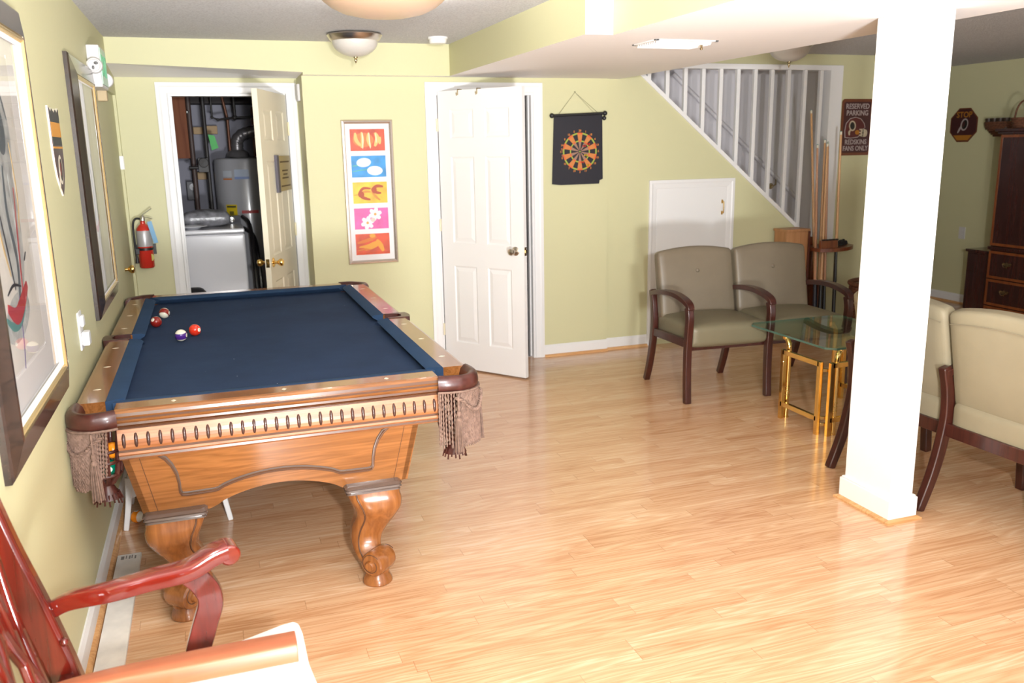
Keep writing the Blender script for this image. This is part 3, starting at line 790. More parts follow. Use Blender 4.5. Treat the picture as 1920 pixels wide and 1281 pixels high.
# ------------------------------------------------------------------ billiard balls
m_ivory = M('ivory_ball', (.84,.80,.66), .08, coat=.6)
m_ink = flat('ball_numeral_ink', (.01,.01,.01), .3)
BR = .0286
def ballm(n, c): return M(n, c, .08, coat=.6)
def billiard_ball(c, col, stripe, label, rot, num, group=None):
    """solid or striped ball; stripe = coloured belt; two number spots"""
    t = thing('billiard_ball', label, 'ball', c, group)
    Rm = Matrix.Rotation(rot[2],4,'Z') @ Matrix.Rotation(rot[0],4,'X') @ Matrix.Rotation(rot[1],4,'Y')
    b = MB(); b.M = Matrix.Translation(c) @ Rm
    n = 32; m = 24; v = []; f = []; mi = []
    for j in range(m+1):
        th = PI*j/m
        for i in range(n): v.append((BR*math.sin(th)*math.cos(2*PI*i/n), BR*math.sin(th)*math.sin(2*PI*i/n), BR*math.cos(th)))
    for j in range(m):
        for i in range(n):
            k = (i+1) % n; mid = PI*(j+.5)/m
            b.add([v[j*n+i], v[(j+1)*n+i], v[(j+1)*n+k], v[j*n+k]], [[0,1,2,3]], 1 if (stripe and abs(math.cos(mid)) > .52) else 0)
    b.build('ball_body', [col, m_ivory], t, weld=True)
    for sgn in (1,-1):
        rings = [[(sgn*math.sqrt(BR**2-r*r)*1.002+sgn*.0002, r*math.cos(2*PI*i/20), r*math.sin(2*PI*i/20)) for i in range(20)] for r in (.0093,.006,.003,.0003)]
        b = MB(); b.M = Matrix.Translation(c) @ Rm; b.loft(rings, caps=False); s = b.build('number_spot', m_ivory, t)
        fn = frame_of((sgn*BR*1.006,0,0), (0,sgn,0), (0,0,1)); b = MB(); b.M = Matrix.Translation(c) @ Rm; add_text(b, num, .0095, fn, 0, 0, -.0006); b.build('numeral', m_ink, s, smooth=False)
    return t
zb = BED+BR
m_br = ballm('maroon_ball', (.26,.015,.01)); m_rd = ballm('red_ball', (.72,.035,.012)); m_pu = ballm('purple_ball', (.07,.02,.22)); m_or = ballm('orange_ball', (.90,.27,.01)); m_gn = ballm('green_ball', (.0,.16,.09))
billiard_ball((.243,5.005,zb), m_br, True, 'white ball with a dark red stripe, farthest of four on the pool table', (-.85,0,-.35), '15')
billiard_ball((.213,4.755,zb), m_br, False, 'dark maroon solid ball closest to the left cushion of the pool table', (.3,-.6,-2.0), '7')
billiard_ball((.343,4.340,zb), m_pu, True, 'white ball with a purple stripe, nearest of four on the pool table', (.15,0,-.35), '12')
billiard_ball((.405,4.447,zb), m_rd, False, 'bright red solid ball touching the purple striped one', (0,-.1,-.75), '3')
billiard_ball((.088,4.03,BR), m_or, True, 'orange striped ball lying on the floor beside the white stool legs', (0,PI/2,-.55), '13')
pcx, pcy = TX0+.108-.008, TY0+.092-.008
billiard_ball((pcx+.012,pcy-.010,.640), m_or, False, 'orange solid ball caught in the front left pocket net', (0,0,-.9), '5')
billiard_ball((pcx-.008,pcy-.006,.578), m_gn, False, 'green solid ball at the bottom of the front left pocket net', (0,0,-1.4), '6')
# ------------------------------------------------------------------ tandem seats
def make_tandem(name, label):
    t = thing(name, label, 'seat', (0,0,0), 'two-seat waiting room benches')
    W = .582
    for i in range(3):
        x = i*W
        b = MB(); pth = spline([(x,-.008,0),(x,.004,.16),(x,.006,.34),(x,-.004,.47),(x,-.012,.56),(x,.004,.632)], 5)
        b.bar(pth, [.044]*len(pth), [lerp(.042,.050,k/len(pth)) for k in range(len(pth))], up=(0,1,0)); b.build('leg', m_mahog, t, bevel=.006)
        b = MB(); pth = spline([(x,.635,0),(x,.575,.15),(x,.535,.30),(x,.515,.44),(x,.525,.56),(x,.555,.665)], 5)
        b.bar(pth, [.040]*len(pth), [lerp(.040,.050,math.sin(PI*k/len(pth))) for k in range(len(pth))], up=(0,1,0)); b.build('leg', m_mahog, t, bevel=.006)
        b = MB(); pth = spline([(x,.552,.634),(x,.50,.652),(x,.42,.668),(x,.30,.682),(x,.17,.683),(x,.06,.668),(x,-.005,.645),(x,-.022,.615)], 5)
        b.bar(pth, [lerp(.040,.056,math.sin(PI*k/len(pth))) for k in range(len(pth))], .032, up=(0,0,1) ); b.build('arm', m_mahog, t, bevel=.008, seg=3)
        b = MB(); b.bar([(x,.02,.395),(x,.53,.375)], .028, .055); b.build('side_rail', m_mahog, t, bevel=.003)
    b = MB(); b.box((.02,.505,.345), (2*W-.02,.530,.405)); b.build('rear_rail', m_mahog, t, bevel=.003)
    b = MB(); b.box((.02,.03,.340), (2*W-.02,.055,.372)); b.build('front_rail', m_mahog, t, bevel=.003)
    for i in range(2):
        xc = (i+.5)*W
        b = MB(); b.pillow((xc,.247,.438), (W-.030,.535,.145), .035, crown=(0,.004,.022)); s = b.build('seat_cushion', m_vinyls, t, weld=True, ang=60)
        Rr = Matrix.Rotation(-.20, 3, 'X')
        b = MB(); b.pillow((xc,.497,.700), (W-.020,.085,.455), .026, crown=(0,.012,0), arch=.030, M=Rr); k = b.build('back_cushion', m_vinyl, t, weld=True, ang=60)
        b = MB(); c = Vector((xc,.497,.700))+Rr @ Vector((0,-.056,.085)); b.ball(c, .014, 12, 0, (1,.5,1)); b.build('button', m_vinyl, k)
        # rear piping seams
        b = MB()
        b.tube([Vector((xc,.497,.700))+Rr @ Vector(((W-.05)*(u-.5), .0455+.006*(1-(2*u-1)**2), .175+.024*(1-(2*u-1)**2))) for u in [j/16 for j in range(17)]], .0022, 6)
        b.build('seam', flat('seam_thread', (.25,.21,.14), .7), k)
    return t
t1 = make_tandem('tandem_seat', 'taupe two-seat bench with cherry arms, facing the camera before the small white access door')
t1.location = (3.337, 4.700, 0); t1.rotation_euler = (0,0,-.070)
t2 = dup(t1, (4.088, 2.278, 0), PI/2+.022, 'beige two-seat bench seen from behind, right of the white column')
for o in list(t2.children):
    if o.name.startswith(('seat_cushion','back_cushion')):
        me = o.data.copy(); me.materials.clear(); me.materials.append(m_vinylb); o.data = me

# ------------------------------------------------------------------ brass and glass side table
GX0, GX1, GY0, GY1, GZ = 3.695, 4.40, 3.80, 4.585, .523
gt = thing('side_table', 'small brass side table with a green tinted glass top between the two benches', 'table', (4.1,4.2,0))
c_ = .045
b = MB(); b.prism([(GX0+c_,GY0),(GX1-c_,GY0),(GX1,GY0+c_),(GX1,GY1-c_),(GX1-c_,GY1),(GX0+c_,GY1),(GX0,GY1-c_),(GX0,GY0+c_)], lambda u,w,n:(u,w,n), GZ-.012, GZ)
# side faces darker edge
for k in range(8): b.m[k] = 1
b.build('glass_top', [m_tglass, m_glassedge], gt, smooth=False)
def post(x, y, dx, dy):
    b = MB(); pth = [(x,y,0),(x,y,.43)]+[(x+dx*.035*(1-math.cos(a)), y+dy*.035*(1-math.cos(a)), .43+.06*math.sin(a)) for a in [k*PI/16 for k in range(1,9)]]
    b.tube(pth, .0155, 12); b.lathe([(.0135,0),(.019,.002),(.019,.008),(.0135,.010)], (x,y,.0), 12)
    ex, ey = pth[-1][:2]; b.lathe([(0,.484),(.022,.486),(.024,.505),(.024,.5108),(0,.5108)], (ex,ey,0), 18)
    for z in (.14,.165,.19): b.lathe([(.0135,z-.008),(.018,z-.004),(.018,z+.004),(.0135,z+.008)], (x,y,0), 12)
    return b.build('leg', m_brass, gt)
for x, y, dx, dy in ((3.745,4.22,0,1),(3.785,3.845,1,.3),(4.28,3.845,-1,.3),(4.28,4.46,-1,0)): post(x, y, dx, dy)
def panel(P, w=.028, z1=.43):
    b = MB(); (xa,ya),(xb,yb) = P; u = (1,0,0) if abs(xa-xb) < .05 else (0,1,0)
    b.bar([(xa,ya,0),(xa,ya,z1)], w, w*.8, up=u); b.bar([(xb,yb,0),(xb,yb,z1)], w, w*.8, up=u)
    b.bar([(xa,ya,z1-w*.5),(xb,yb,z1-w*.5)], w*.8, w); b.bar([(xa,ya,.095),(xb,yb,.095)], w*.8, w)
    return b.build('frame_panel', m_brass, gt, bevel=.001)
panel([(3.705,4.215),(3.705,3.885)]); panel([(3.745,3.835),(4.10,3.835)]); panel([(4.32,3.885),(4.32,4.42)])
b = MB()
for z in (.06,.10,.38): b.bar([(3.705,3.885,z),(3.785,3.845,z)], .014, .018)
for z in (.06,.38): b.bar([(4.10,3.835,z),(4.28,3.845,z)], .014, .018); b.bar([(4.32,3.885,z),(4.28,3.845,z)], .014, .018); b.bar([(3.705,4.215,z),(3.745,4.22,z)], .012, .016)
b.build('connector', m_brass, gt, bevel=.001)

# ------------------------------------------------------------------ red cherry armchair, lower left
ac = thing('armchair', 'glossy red cherry armchair with white seat and pierced back in the lower left corner', 'armchair', (.35,1.78,0))
def wpath(pts, w, h, up, n=6):
    P = spline(pts, n); return P
for y, s in ((1.965,1),(1.50,-1)):
    b = MB(); P = spline([(.190,y-.03*s,0),(.172,y-.02*s,.22),(.136,y-.01*s,.46),(.086,y,.66),(.040,y,.83),(.004,y+.0,1.00),(-.014,y,1.12)], 6)
    b.bar(P, [lerp(.052,.040,k/len(P)) for k in range(len(P))], [lerp(.050,.066,math.sin(PI*k/len(P))) for k in range(len(P))], up=(1,0,0)); b.build('back_post', m_cherryZ, ac, bevel=.010, seg=3)
b = MB(); P = spline([(.040,1.44,1.10),(.034,1.55,1.125),(.030,1.73,1.145),(.034,1.91,1.125),(.040,2.03,1.10)], 6); b.bar(P, .04, .075, up=(0,0,1)); b.build('crest_rail', m_cherryZ, ac, bevel=.012, seg=3)
b = MB()
# pierced splat: interlaced ribbons
for pts in ([(0,-.05),(.10,-.075),(.28,-.015),(.46,-.085),(.60,-.05)], [(0,.05),(.10,.075),(.28,.015),(.46,.085),(.60,.05)],
            [(0,-.018),(.14,.05),(.30,.055),(.44,.0),(.60,-.02)], [(0,.018),(.14,-.05),(.30,-.055),(.44,0),(.60,.02)],
            [(0,-.085),(.2,-.105),(.4,-.125),(.60,-.10)], [(0,.085),(.2,.105),(.4,.125),(.60,.10)]):
    P = []
    for t, o in spline(pts, 6): P.append((lerp(.130,.030,t/.6)-.022*math.sin(t/.6*PI), 1.735+o, .49+t))
    b.bar(P, .024, .020, up=(1,0,0))
b.bar([(.132,1.52,.50),(.132,1.95,.50)], .03, .05)
b.build('splat', m_cherryZ, ac, bevel=.006, seg=3)
b = MB(); b.ball((.135,1.938,.60), .010, 10); b.build('plug', m_cherryZ, ac)
def armrest(P, wd, m, name='arm', scroll=True):
    b = MB(); P = spline(P, 6); n = len(P); rings = []
    for i, p in enumerate(P):
        p = Vector(p); t = (Vector(P[min(i+1,n-1)])-Vector(P[max(0,i-1)])).normalized(); sd = t.cross(Vector((0,0,1))).normalized(); u = sd.cross(t)
        k = i/(n-1); w = wd*(.55+.45*min(1,k*1.5))/2; h = .018+.003*k
        rings.append([p+sd*(w*x)+u*(h*z) for x, z in ((-1,-.75),(-.88,-1),(.88,-1),(1,-.75),(1,.55),(.9,.86),(.6,1.0),(-.6,1.0),(-.9,.86),(-1,.55))])
    b.loft(rings)
    e = Vector(P[-1]); d = (Vector(P[-1])-Vector(P[-2])).normalized(); sd = d.cross(Vector((0,0,1))).normalized()
    R_ = Vector((0,0,1)).rotation_difference(sd).to_matrix()
    if scroll: b.lathe([(0,-wd*.50),(.020,-wd*.5),(.025,-wd*.44),(.025,wd*.44),(.020,wd*.5),(0,wd*.50)], e+Vector((0,0,-.008)), 24, 0, R_)
    return b.build(name, m, ac, ang=35, bevel=.002)
armrest([(.095,1.990,.648),(.150,1.972,.680),(.235,1.955,.694),(.320,1.968,.700),(.400,1.975,.706),(.455,1.985,.728),(.490,1.992,.735)], .058, m_cherry)
armrest([(.085,1.590,.655),(.165,1.598,.676),(.26,1.602,.682),(.38,1.604,.682),(.50,1.604,.682),(.608,1.604,.682)], .062, m_cherry_lit, scroll=False)
for y, x0, dz_ in ((1.985,.435,0),(1.604,.36,-.03)):
    b = MB(); P = spline([(x0-.035,y-.015,.40),(x0-.035,y-.012,.48),(x0-.012,y-.008,.555),(x0+.008,y-.004,.62),(x0-.008,y,.665+dz_*.6),(x0-.030,y,.692+dz_)], 6)
    b.bar(P, .030, [.056]*len(P), up=(1,0,0)); b.build('arm_support', m_cherryZ, ac, bevel=.008, seg=3)
b = MB(); b.pillow((.400,1.755,.472), (.49,.530,.095), .034, crown=(0,0,.016))
for q in b.v:
    k_ = min(1, max(0, (.64-q.x)/.49)); q.y = q.y-(.20*k_ if q.y > 1.755 else -.10*k_)*min(1, abs(q.y-1.755)/.2); q.x += .035*max(0, (1.83-q.y)/.33)*(1-k_)
b.build('seat_cushion', m_seatw, ac, weld=True, ang=60)
b = MB(); b.bar([(.150,1.58,.385),(.61,1.515,.385)], .03, .075); b.bar([(.150,1.91,.385),(.61,1.975,.385)], .03, .075); b.box((.595,1.50,.345),(.625,1.99,.42)); b.box((.150,1.57,.345),(.18,1.92,.42)); b.build('seat_rail', m_cherry, ac, bevel=.004)
for y in (1.525,1.965):
    b = MB(); b.bar([(.602,y,.36),(.602,y,0)], .042, .042, up=(1,0,0)); b.build('leg', m_cherryZ, ac, bevel=.004)

# ------------------------------------------------------------------ floor plank, stool under the table
b = MB(); b.box((.036,2.15,.0),(.128,3.665,.016)); o = b.build('wooden_plank', None or M('whitewashed_plank', (.74,.70,.64), .6, var=.12, vs=12), bevel=.002, origin=(.08,2.9,0))
tag(o, 'long whitewashed wooden plank lying on the floor along the left baseboard', 'plank')
b = MB()
for x, y, w in ((.052,3.615,.012),(.070,3.62,.004),(.082,3.615,.006),(.092,3.618,.004),(.104,3.61,.006)): b.box((x,y,.016),(x+w,y+.03,.0166))
for y in (2.30,2.52): b.box((.075,y,.016),(.086,y+.012,.0166))
b.build('knot_mark', flat('plank_mark', (.22,.20,.18), .8), o, smooth=False)
st = thing('step_stool', 'white plastic stool standing under the pool table by the left wall', 'stool', (.27,4.1,0))
m_plast = M('white_plastic', (.66,.65,.64), .45)
b = MB(); b.box((.075,3.93,.245),(.465,4.27,.270)); b.build('seat', m_plast, st, bevel=.01, seg=3)
for x0, x1, y0, y1 in ((.085,.046,3.945,3.955),(.452,.492,3.94,3.90),(.085,.046,4.255,4.27),(.452,.492,4.255,4.28)):
    b = MB(); P = spline([(x0,y0,.25),(lerp(x0,x1,.4),lerp(y0,y1,.4),.13),(x1,y1,.0)], 4); b.bar(P, [.040,.034,.030,.027,.025,.024,.023,.023,.022][:len(P)], .016, up=(0,1,0)); b.build('leg', m_plast, st, bevel=.004)
b = MB(); b.prism([(.085,.245),(.085,.15),(.13,.165),(.22,.245)], fy, 3.95, 3.958); b.prism([(.452,.245),(.452,.17),(.41,.18),(.34,.245)], fy, 3.95, 3.958); b.build('gusset', m_plast, st, bevel=.002)

# ------------------------------------------------------------------ pictures on the left wall
px = lambda x: (lambda u, w, n: (x+n, u, w))
def deep_frame(name, y0, y1, z0, z1, ry0, ry1, rz0, rz1, zt, label, d=.055):
    """frame whose inner rim stands proud of the wall and slopes back to it"""
    t = thing(name, label, 'picture', (0,(y0+y1)/2,z0))
    def ring(a0,a1,b0,b1,x): return [(x,a0,b0),(x,a1,b0),(x,a1,b1),(x,a0,b1)]
    b = MB(); b.loft([ring(y0,y1,z0,z1,.0), ring(y0,y1,z0,z1,.016), ring(lerp(y0,ry0,.08),lerp(y1,ry1,.08),lerp(z0,rz0,.08),lerp(z1,rz1,.08),.022), ring(ry0-.012,ry1+.012,rz0-.012,rz1+.012,d), ring(ry0-.004,ry1+.004,rz0-.004,rz1+.004,d+.002), ring(ry0-.004,ry1+.004,rz0-.004,rz1+.004,d-.006)], True, False)
    b.build('frame', m_frdark, t, smooth=False)
    b = MB(); b.loft([ring(ry0-.004,ry1+.004,rz0-.004,rz1+.004,d-.002), ring(ry0+.003,ry1-.003,rz0+.003,rz1-.003,d), ring(ry0+.006,ry1-.006,rz0+.006,rz1-.006,d-.003), ring(ry0+.009,ry1-.009,rz0+.009,rz1-.009,d-.002), ring(ry0+.013,ry1-.013,rz0+.013,rz1-.013,d-.008)], True, False)
    b.build('gilt_liner', m_goldf, t, smooth=False)
    b = MB(); b.loft([ring(ry0+.013,ry1-.013,rz0+.013,rz1-.013,d-.008), ring(ry0+.020,ry1-.020,rz0+.020,rz1-.020,d-.009), ring(ry0+.022,ry1-.022,rz0+.022,rz1-.022,.026)], True, False); b.build('white_liner', m_mat, t, smooth=False)
    b = MB(); b.box((.012,ry0+.02,rz0+.02),(.020,ry1-.02,rz1-.02)); mt = b.build('mat_board', m_mat, t, smooth=False)
    b = MB(); b.box((.0250,ry0+.02,rz0+.02),(.0262,ry1-.02,rz1-.02)); b.build('glazing', m_pane, t, smooth=False)
    return t, mt
# large abstract picture
pic, mt = deep_frame('framed_picture', 2.235, 3.165, .872, 2.080, 2.285, 3.035, .974, 1.984, None, 'large framed abstract painting nearest the camera on the left wall', .045)
P_ = px(.0202)
b = MB(); b.prism(rect(2.36,1.10,2.85,1.91), P_, 0, .0015); pap = b.build('art_paper', m_paper, mt, smooth=False)
def stroke(kind, pts, w, mat, lvl, nm='brush_stroke', par=None):
    b = MB(); q = ribbon(pts, w) if kind == 'r' else pts
    b.prism(q, P_, .0015, .0015+.0004*lvl); return b.build(nm, mat, par or pap, smooth=False)
a_g = flat('paint_grey_blue', (.10,.12,.14), .5); a_lg = M('paint_pale_grey', (.42,.43,.42), .6, var=.3, vs=20); a_r = flat('paint_crimson', (.42,.04,.05), .5); a_t = flat('paint_teal', (.10,.25,.24), .5)
a_k = flat('paint_charcoal', (.03,.03,.04), .5); a_o = flat('paint_ochre', (.55,.38,.16), .5); a_p = flat('paint_violet', (.16,.12,.24), .5)
b = MB()
b.prism(ell(2.63,1.70,.125,.135,.2), P_, .0015, .0018, 0); b.prism(ell(2.60,1.50,.13,.22,.1), P_, .0015, .00195, 0)
b.prism(ell(2.54,1.23,.16,.06,.1), P_, .0015, .0020, 0)
b.prism(ell(2.632,1.712,.058,.066,.3), P_, .0018, .0023, 1)
k = 0
for pts, w, mi in ([[(2.56,1.80),(2.68,1.81),(2.74,1.74)],.012,1], [[(2.60,1.62),(2.58,1.50),(2.62,1.36),(2.56,1.22)],.030,1], [[(2.66,1.60),(2.68,1.46),(2.64,1.34)],.045,0], [[(2.70,1.56),(2.66,1.40),(2.63,1.26)],.016,2],
      [[(2.50,1.62),(2.46,1.48),(2.52,1.34)],.012,5], [[(2.72,1.68),(2.74,1.54),(2.70,1.44)],.010,5], [[(2.58,1.28),(2.56,1.16),(2.535,1.09)],.008,6], [[(2.40,1.245),(2.47,1.215),(2.56,1.215),(2.64,1.245)],.026,3],
      [[(2.43,1.27),(2.52,1.235),(2.62,1.26),(2.70,1.295)],.050,2], [[(2.45,1.30),(2.53,1.315),(2.62,1.30)],.008,4], [[(2.48,1.52),(2.52,1.40),(2.55,1.30)],.010,4], [[(2.74,1.38),(2.71,1.36)],.006,4], [[(2.40,1.66),(2.44,1.52),(2.42,1.40)],.008,5]):
    b.prism(ribbon(pts, w), P_, .0018, .0022+.0001*k, mi); k += 1
b.build('abstract_figure', [a_lg, a_g, a_r, a_t, a_k, a_o, a_p], pap, smooth=False)
b = MB(); b.box((.0200,2.34,1.085),(.0210,2.86,1.092)); b.box((.0200,2.853,1.085),(.0210,2.86,1.92)); b.build('mat_groove', flat('mat_bevel', (.92,.90,.88), .4), mt, smooth=False)
# second picture
pic2, mt2 = deep_frame('framed_picture', 4.20, 5.06, .915, 2.070, 4.310, 4.965, .983, 1.984, None, 'dark framed picture with gold liner, second along the left wall', .035)
P2 = px(.0202)
b = MB(); b.prism(rect(4.30,1.15,4.70,1.85), P2, 0, .001); pap2 = b.build('art_paper', m_paper, mt2, smooth=False)
b = MB()
for k, (pts, w, mi) in enumerate(([[(4.4,1.7),(4.5,1.5),(4.45,1.3)],.03,0], [[(4.55,1.65),(4.6,1.45),(4.52,1.25)],.02,1], [[(4.38,1.35),(4.5,1.3),(4.62,1.36)],.03,2])): b.prism(ribbon(pts, w), P2, .001, .0015+.0001*k, mi)
b.build('abstract_figure', [a_g, a_k, a_r], pap2, smooth=False)

# shield plaque
sh = thing('shield_plaque', 'maroon shield plaque with gold band on the left wall between the two pictures', 'sign', (0,3.68,1.5))
yc, w = 3.700, .112
sp_ = [(-.112,.000),(-.075,-.016),(-.04,-.004),(0,-.018),(.04,-.004),(.075,-.016),(.112,.0),(.108,-.06),(.112,-.13),(.106,-.19),(.080,-.25),(.040,-.29),(0,-.318),(-.040,-.29),(-.080,-.25),(-.106,-.19),(-.112,-.13),(-.108,-.06)]
Sx = px(0.0); tr = lambda pts, s=1: [(yc+u*s, 1.815+(z+.16)*s-.16) for u, z in pts]
b = MB(); b.prism(tr(sp_, 1.03), Sx, 0, .006); b.build('shield_edge', flat('shield_cream', (.70,.66,.56), .4), sh, smooth=False)
b = MB(); b.prism(tr(sp_), Sx, .006, .0075); fc = b.build('shield_face', flat('shield_maroon', (.075,.022,.022), .3, coat=.5), sh, smooth=False)
b = MB(); b.prism(tr([q for q in sp_[:7]]+[(.108,-.06),(.109,-.135),(-.109,-.135),(-.108,-.06)]), Sx, .0075, .0080, 0)
b.prism(tr([(.107,-.052),(.110,-.105),(-.110,-.105),(-.107,-.052)]), Sx, .0080, .0085, 1); b.prism(tr([(.110,-.140),(.109,-.147),(-.109,-.147),(-.110,-.140)]), Sx, .0075, .0085, 1)
b.build('shield_band', [flat('shield_black', (.02,.022,.025), .3), flat('shield_gold', (.62,.27,.03), .4)], fc, smooth=False)
def emblem(b, fn, cx, cy, s, mi0=0, mi1=1, mi2=2, n0=0):
    """plain oval ring emblem with a tail"""
    b.prism(ell(cx, cy, .34*s, .46*s, -.25, 28), fn, n0, n0+.0006, mi0); b.prism(ell(cx+.02*s, cy, .24*s, .35*s, -.25, 28), fn, n0+.0006, n0+.0010, mi1)
    b.prism(ell(cx-.06*s, cy+.02*s, .12*s, .22*s, -.25, 20), fn, n0+.0010, n0+.0013, mi2)
    b.prism(ribbon([(cx-.25*s,cy-.05*s),(cx-.42*s,cy-.35*s),(cx-.58*s,cy-.62*s)], .16*s), fn, n0+.0003, n0+.0008, mi0)
b = MB(); fn = frame_of((.0075,yc,1.815-.225),(0,1,0),(0,0,1)); emblem(b, fn, 0, 0, .12); b.build('emblem', [flat('emblem_cream', (.70,.62,.50), .4), flat('emblem_black', (.02,.02,.02), .4), flat('emblem_maroon', (.2,.04,.03), .4)], fc, smooth=False)

# outlet with plug-in on left wall
ow = thing('wall_outlet', 'white outlet plate with plug-in adapter low on the left wall above the pool table rail', 'outlet', (0,3.70,.96))
b = MB(); b.box((0,3.655,.895),(.007,3.745,1.045)); b.build('cover_plate', m_white, ow, bevel=.003)
b = MB(); b.box((.007,3.675,.985),(.020,3.725,1.030)); b.box((.007,3.672,.910),(.034,3.728,.965)); b.build('plug_adapter', M('bright_plastic', (.80,.80,.80), .3), ow, bevel=.006, seg=3)

# emergency light / exit box
ex = thing('emergency_exit_light', 'white emergency exit light box with round lamps high on the left wall', 'exit light', (0,5.23,2.08))
m_exw = M('exit_housing_white', (.58,.56,.55), .4)
b = MB(); b.box((.0,5.095,1.985),(.062,5.39,2.195)); b.build('housing', m_exw, ex, bevel=.006, seg=3)
Rf = Matrix.Rotation(PI/2,3,'X')
for y, nm, c in ((5.095,-1,(.034,5.095,2.09)),(5.39,1,(.05,5.39,2.04))):
    b = MB(); R_ = Matrix.Rotation(PI/2*(-nm)*-1,3,'X')
    b.lathe([(0,0),(.036,0),(.040,.006),(.040,.026),(.036,.034),(.030,.036),(.028,.030),(0,.026)], c, 24, 0, Matrix.Rotation(PI/2 if nm < 0 else -PI/2,3,'X')); l = b.build('lamp_head', m_exw, ex)
    b = MB(); q = Vector(c)+Vector((0,nm*.030,0)); b.ball(q+Vector((.010,-nm*.004,.012)), .012, 10, 0, (1.1,.5,.7)); b.ball(q+Vector((-.006,-nm*.004,-.012)), .010, 10, 0, (.7,.5,1.2)); b.build('bulb', flat('lamp_reflector_grey', (.12,.12,.12), .3), l)
b = MB(); b.box((.062,5.09,2.000),(.066,5.365,2.180)); f = b.build('sign_face', flat('exit_face', (.45,.66,.52), .4), ex, smooth=False)
b = MB(); add_text(b, 'EXIT', .15, frame_of((.066,5.227,2.09),(0,1,0),(0,0,1)), 0, 0, .0008, 0, .8); b.build('exit_letters', flat('exit_green', (.10,.55,.28), .4), f, smooth=False)
b = MB(); b.box((.0,5.39,1.93),(.05,5.44,2.02)); b.build('far_head_tail', flat('shaded_head_tan', (.42,.32,.18), .5), ex, bevel=.004)  # tail of the far lamp head, its shade put into the tan colour

# fire extinguisher
fe = thing('fire_extinguisher', 'red fire extinguisher with silver label hung left of the laundry door', 'fire extinguisher', (.085,6.53,.87))
m_red = M('extinguisher_red', (.52,.025,.015), .25, coat=.5)
ec = (.083,6.535,0)
b = MB(); b.lathe([(0,.862),(.044,.862),(.050,.870),(.050,1.110),(.046,1.135),(.030,1.158),(.018,1.168),(.016,1.185),(0,1.185)], ec, 28); b.build('cylinder', m_red, fe)
b = MB(); b.lathe([(.0505,1.012),(.0510,1.014),(.0510,1.120),(.0500,1.122)], ec, 28); b.build('label_wrap', flat('silver_label', (.42,.41,.42), .35, metal=.3), fe)
b = MB(); b.lathe([(.0508,.985),(.053,.986),(.053,1.002),(.0508,1.003)], ec, 28); b.box((.02,6.575,.95),(.15,6.598,1.02)); b.box((.025,6.478,.965),(.045,6.49,1.0)); b.build('wall_bracket', m_black, fe)
b = MB(); b.lathe([(.014,1.185),(.020,1.19),(.020,1.215),(.012,1.225),(0,1.226)], ec, 16); b.bar([(.075,6.535,1.222),(.115,6.525,1.248),(.150,6.515,1.272)], .016, .006); b.bar([(.078,6.535,1.205),(.118,6.525,1.212),(.150,6.515,1.200)], .016, .006); b.build('valve_handle', m_chrome, fe)
b = MB(); b.tube(spline([(.075,6.53,1.20),(.042,6.52,1.205),(.022,6.515,1.17),(.020,6.51,1.08),(.022,6.505,.97),(.024,6.50,.93)], 5), .0075, 8); b.lathe([(.008,0),(.013,-.04),(.013,-.045),(0,-.045)], (.024,6.50,.945), 12); b.build('hose', m_black, fe)
b = MB(); R_ = Matrix.Rotation(-.12,3,'Y')
b.bar([(.128,6.49,1.185),(.143,6.485,1.11),(.158,6.485,1.035)], .030, .0015, up=(0,1,0)); b.build('inspection_tag', flat('blue_tag', (.16,.35,.55), .5), fe, smooth=False)
b = MB(); b.prism(ell(0,0,.016,.024), frame_of((.120,6.502,.935),(.62,.30,0),(0,0,1)), 0, .001); b.build('round_sticker', flat('yellow_sticker', (.55,.50,.15), .5), fe, smooth=False)
# small white sensor on the reveal
b = MB(); b.box((1.181,6.40,1.985),(1.2,6.50,2.10)); o = b.build('door_sensor', m_exw, bevel=.004, origin=(1.19,6.45,2.04)); tag(o, 'small white sensor box high on the wall right of the laundry door frame', 'sensor')
# ------------------------------------------------------------------ five flower pictures
fp = thing('floral_picture', 'tall narrow silver framed picture of five bright flower photos between the doors', 'picture', (1.63,D1,.83))
X0,X1,Z0,Z1 = 1.446,1.810,.832,1.848
b = MB(); f0 = lambda i, y: [(X0+i,y,Z0+i),(X1-i,y,Z0+i),(X1-i,y,Z1-i),(X0+i,y,Z1-i)]
b.loft([f0(0,D1),f0(0,D1-.012),f0(.006,D1-.020),f0(.016,D1-.022),f0(.026,D1-.016),f0(.028,D1-.008)], True, False)
b.build('frame', M('champagne_frame', (.62,.53,.47), .22, .8), fp, smooth=False)
b = MB(); b.box((X0+.02,D1-.010,Z0+.02),(X1-.02,D1-.006,Z1-.02)); fmat = b.build('mat_board', flat('white_mat', (.84,.82,.83), .5), fp, smooth=False)
b = MB(); b.box((X0+.02,D1-.0150,Z0+.02),(X1-.02,D1-.0142,Z1-.02)); b.build('glazing', m_pane, fp, smooth=False)
cards = []
xa, xb = X0+.058, X1-.060
def card(i, c1, c2, petals):
    z1 = 1.785-i*.184; z0 = z1-.150
    fn = frame_of(((xa+xb)/2, D1-.0101, (z0+z1)/2), (1,0,0), (0,0,1))
    w, h = (xb-xa)/2, (z1-z0)/2
    m = M('flower_photo_ground_%d' % i, c1, .4, var=.25, vs=14)
    b = MB(); b.prism(rect(-w,-h,w,h), fn, 0, .0006); cd = b.build('flower_photo', m, fmat, smooth=False)
    mats = [flat('petal_%d_%d' % (i,k), c, .5) for k, c in enumerate(c2)]
    b = MB()
    for k, (pts, mi) in enumerate(petals): b.prism(pts, fn, .0006, .0009+.00012*k, mi)
    b.build('flower', mats, cd, smooth=False)
rb = ribbon
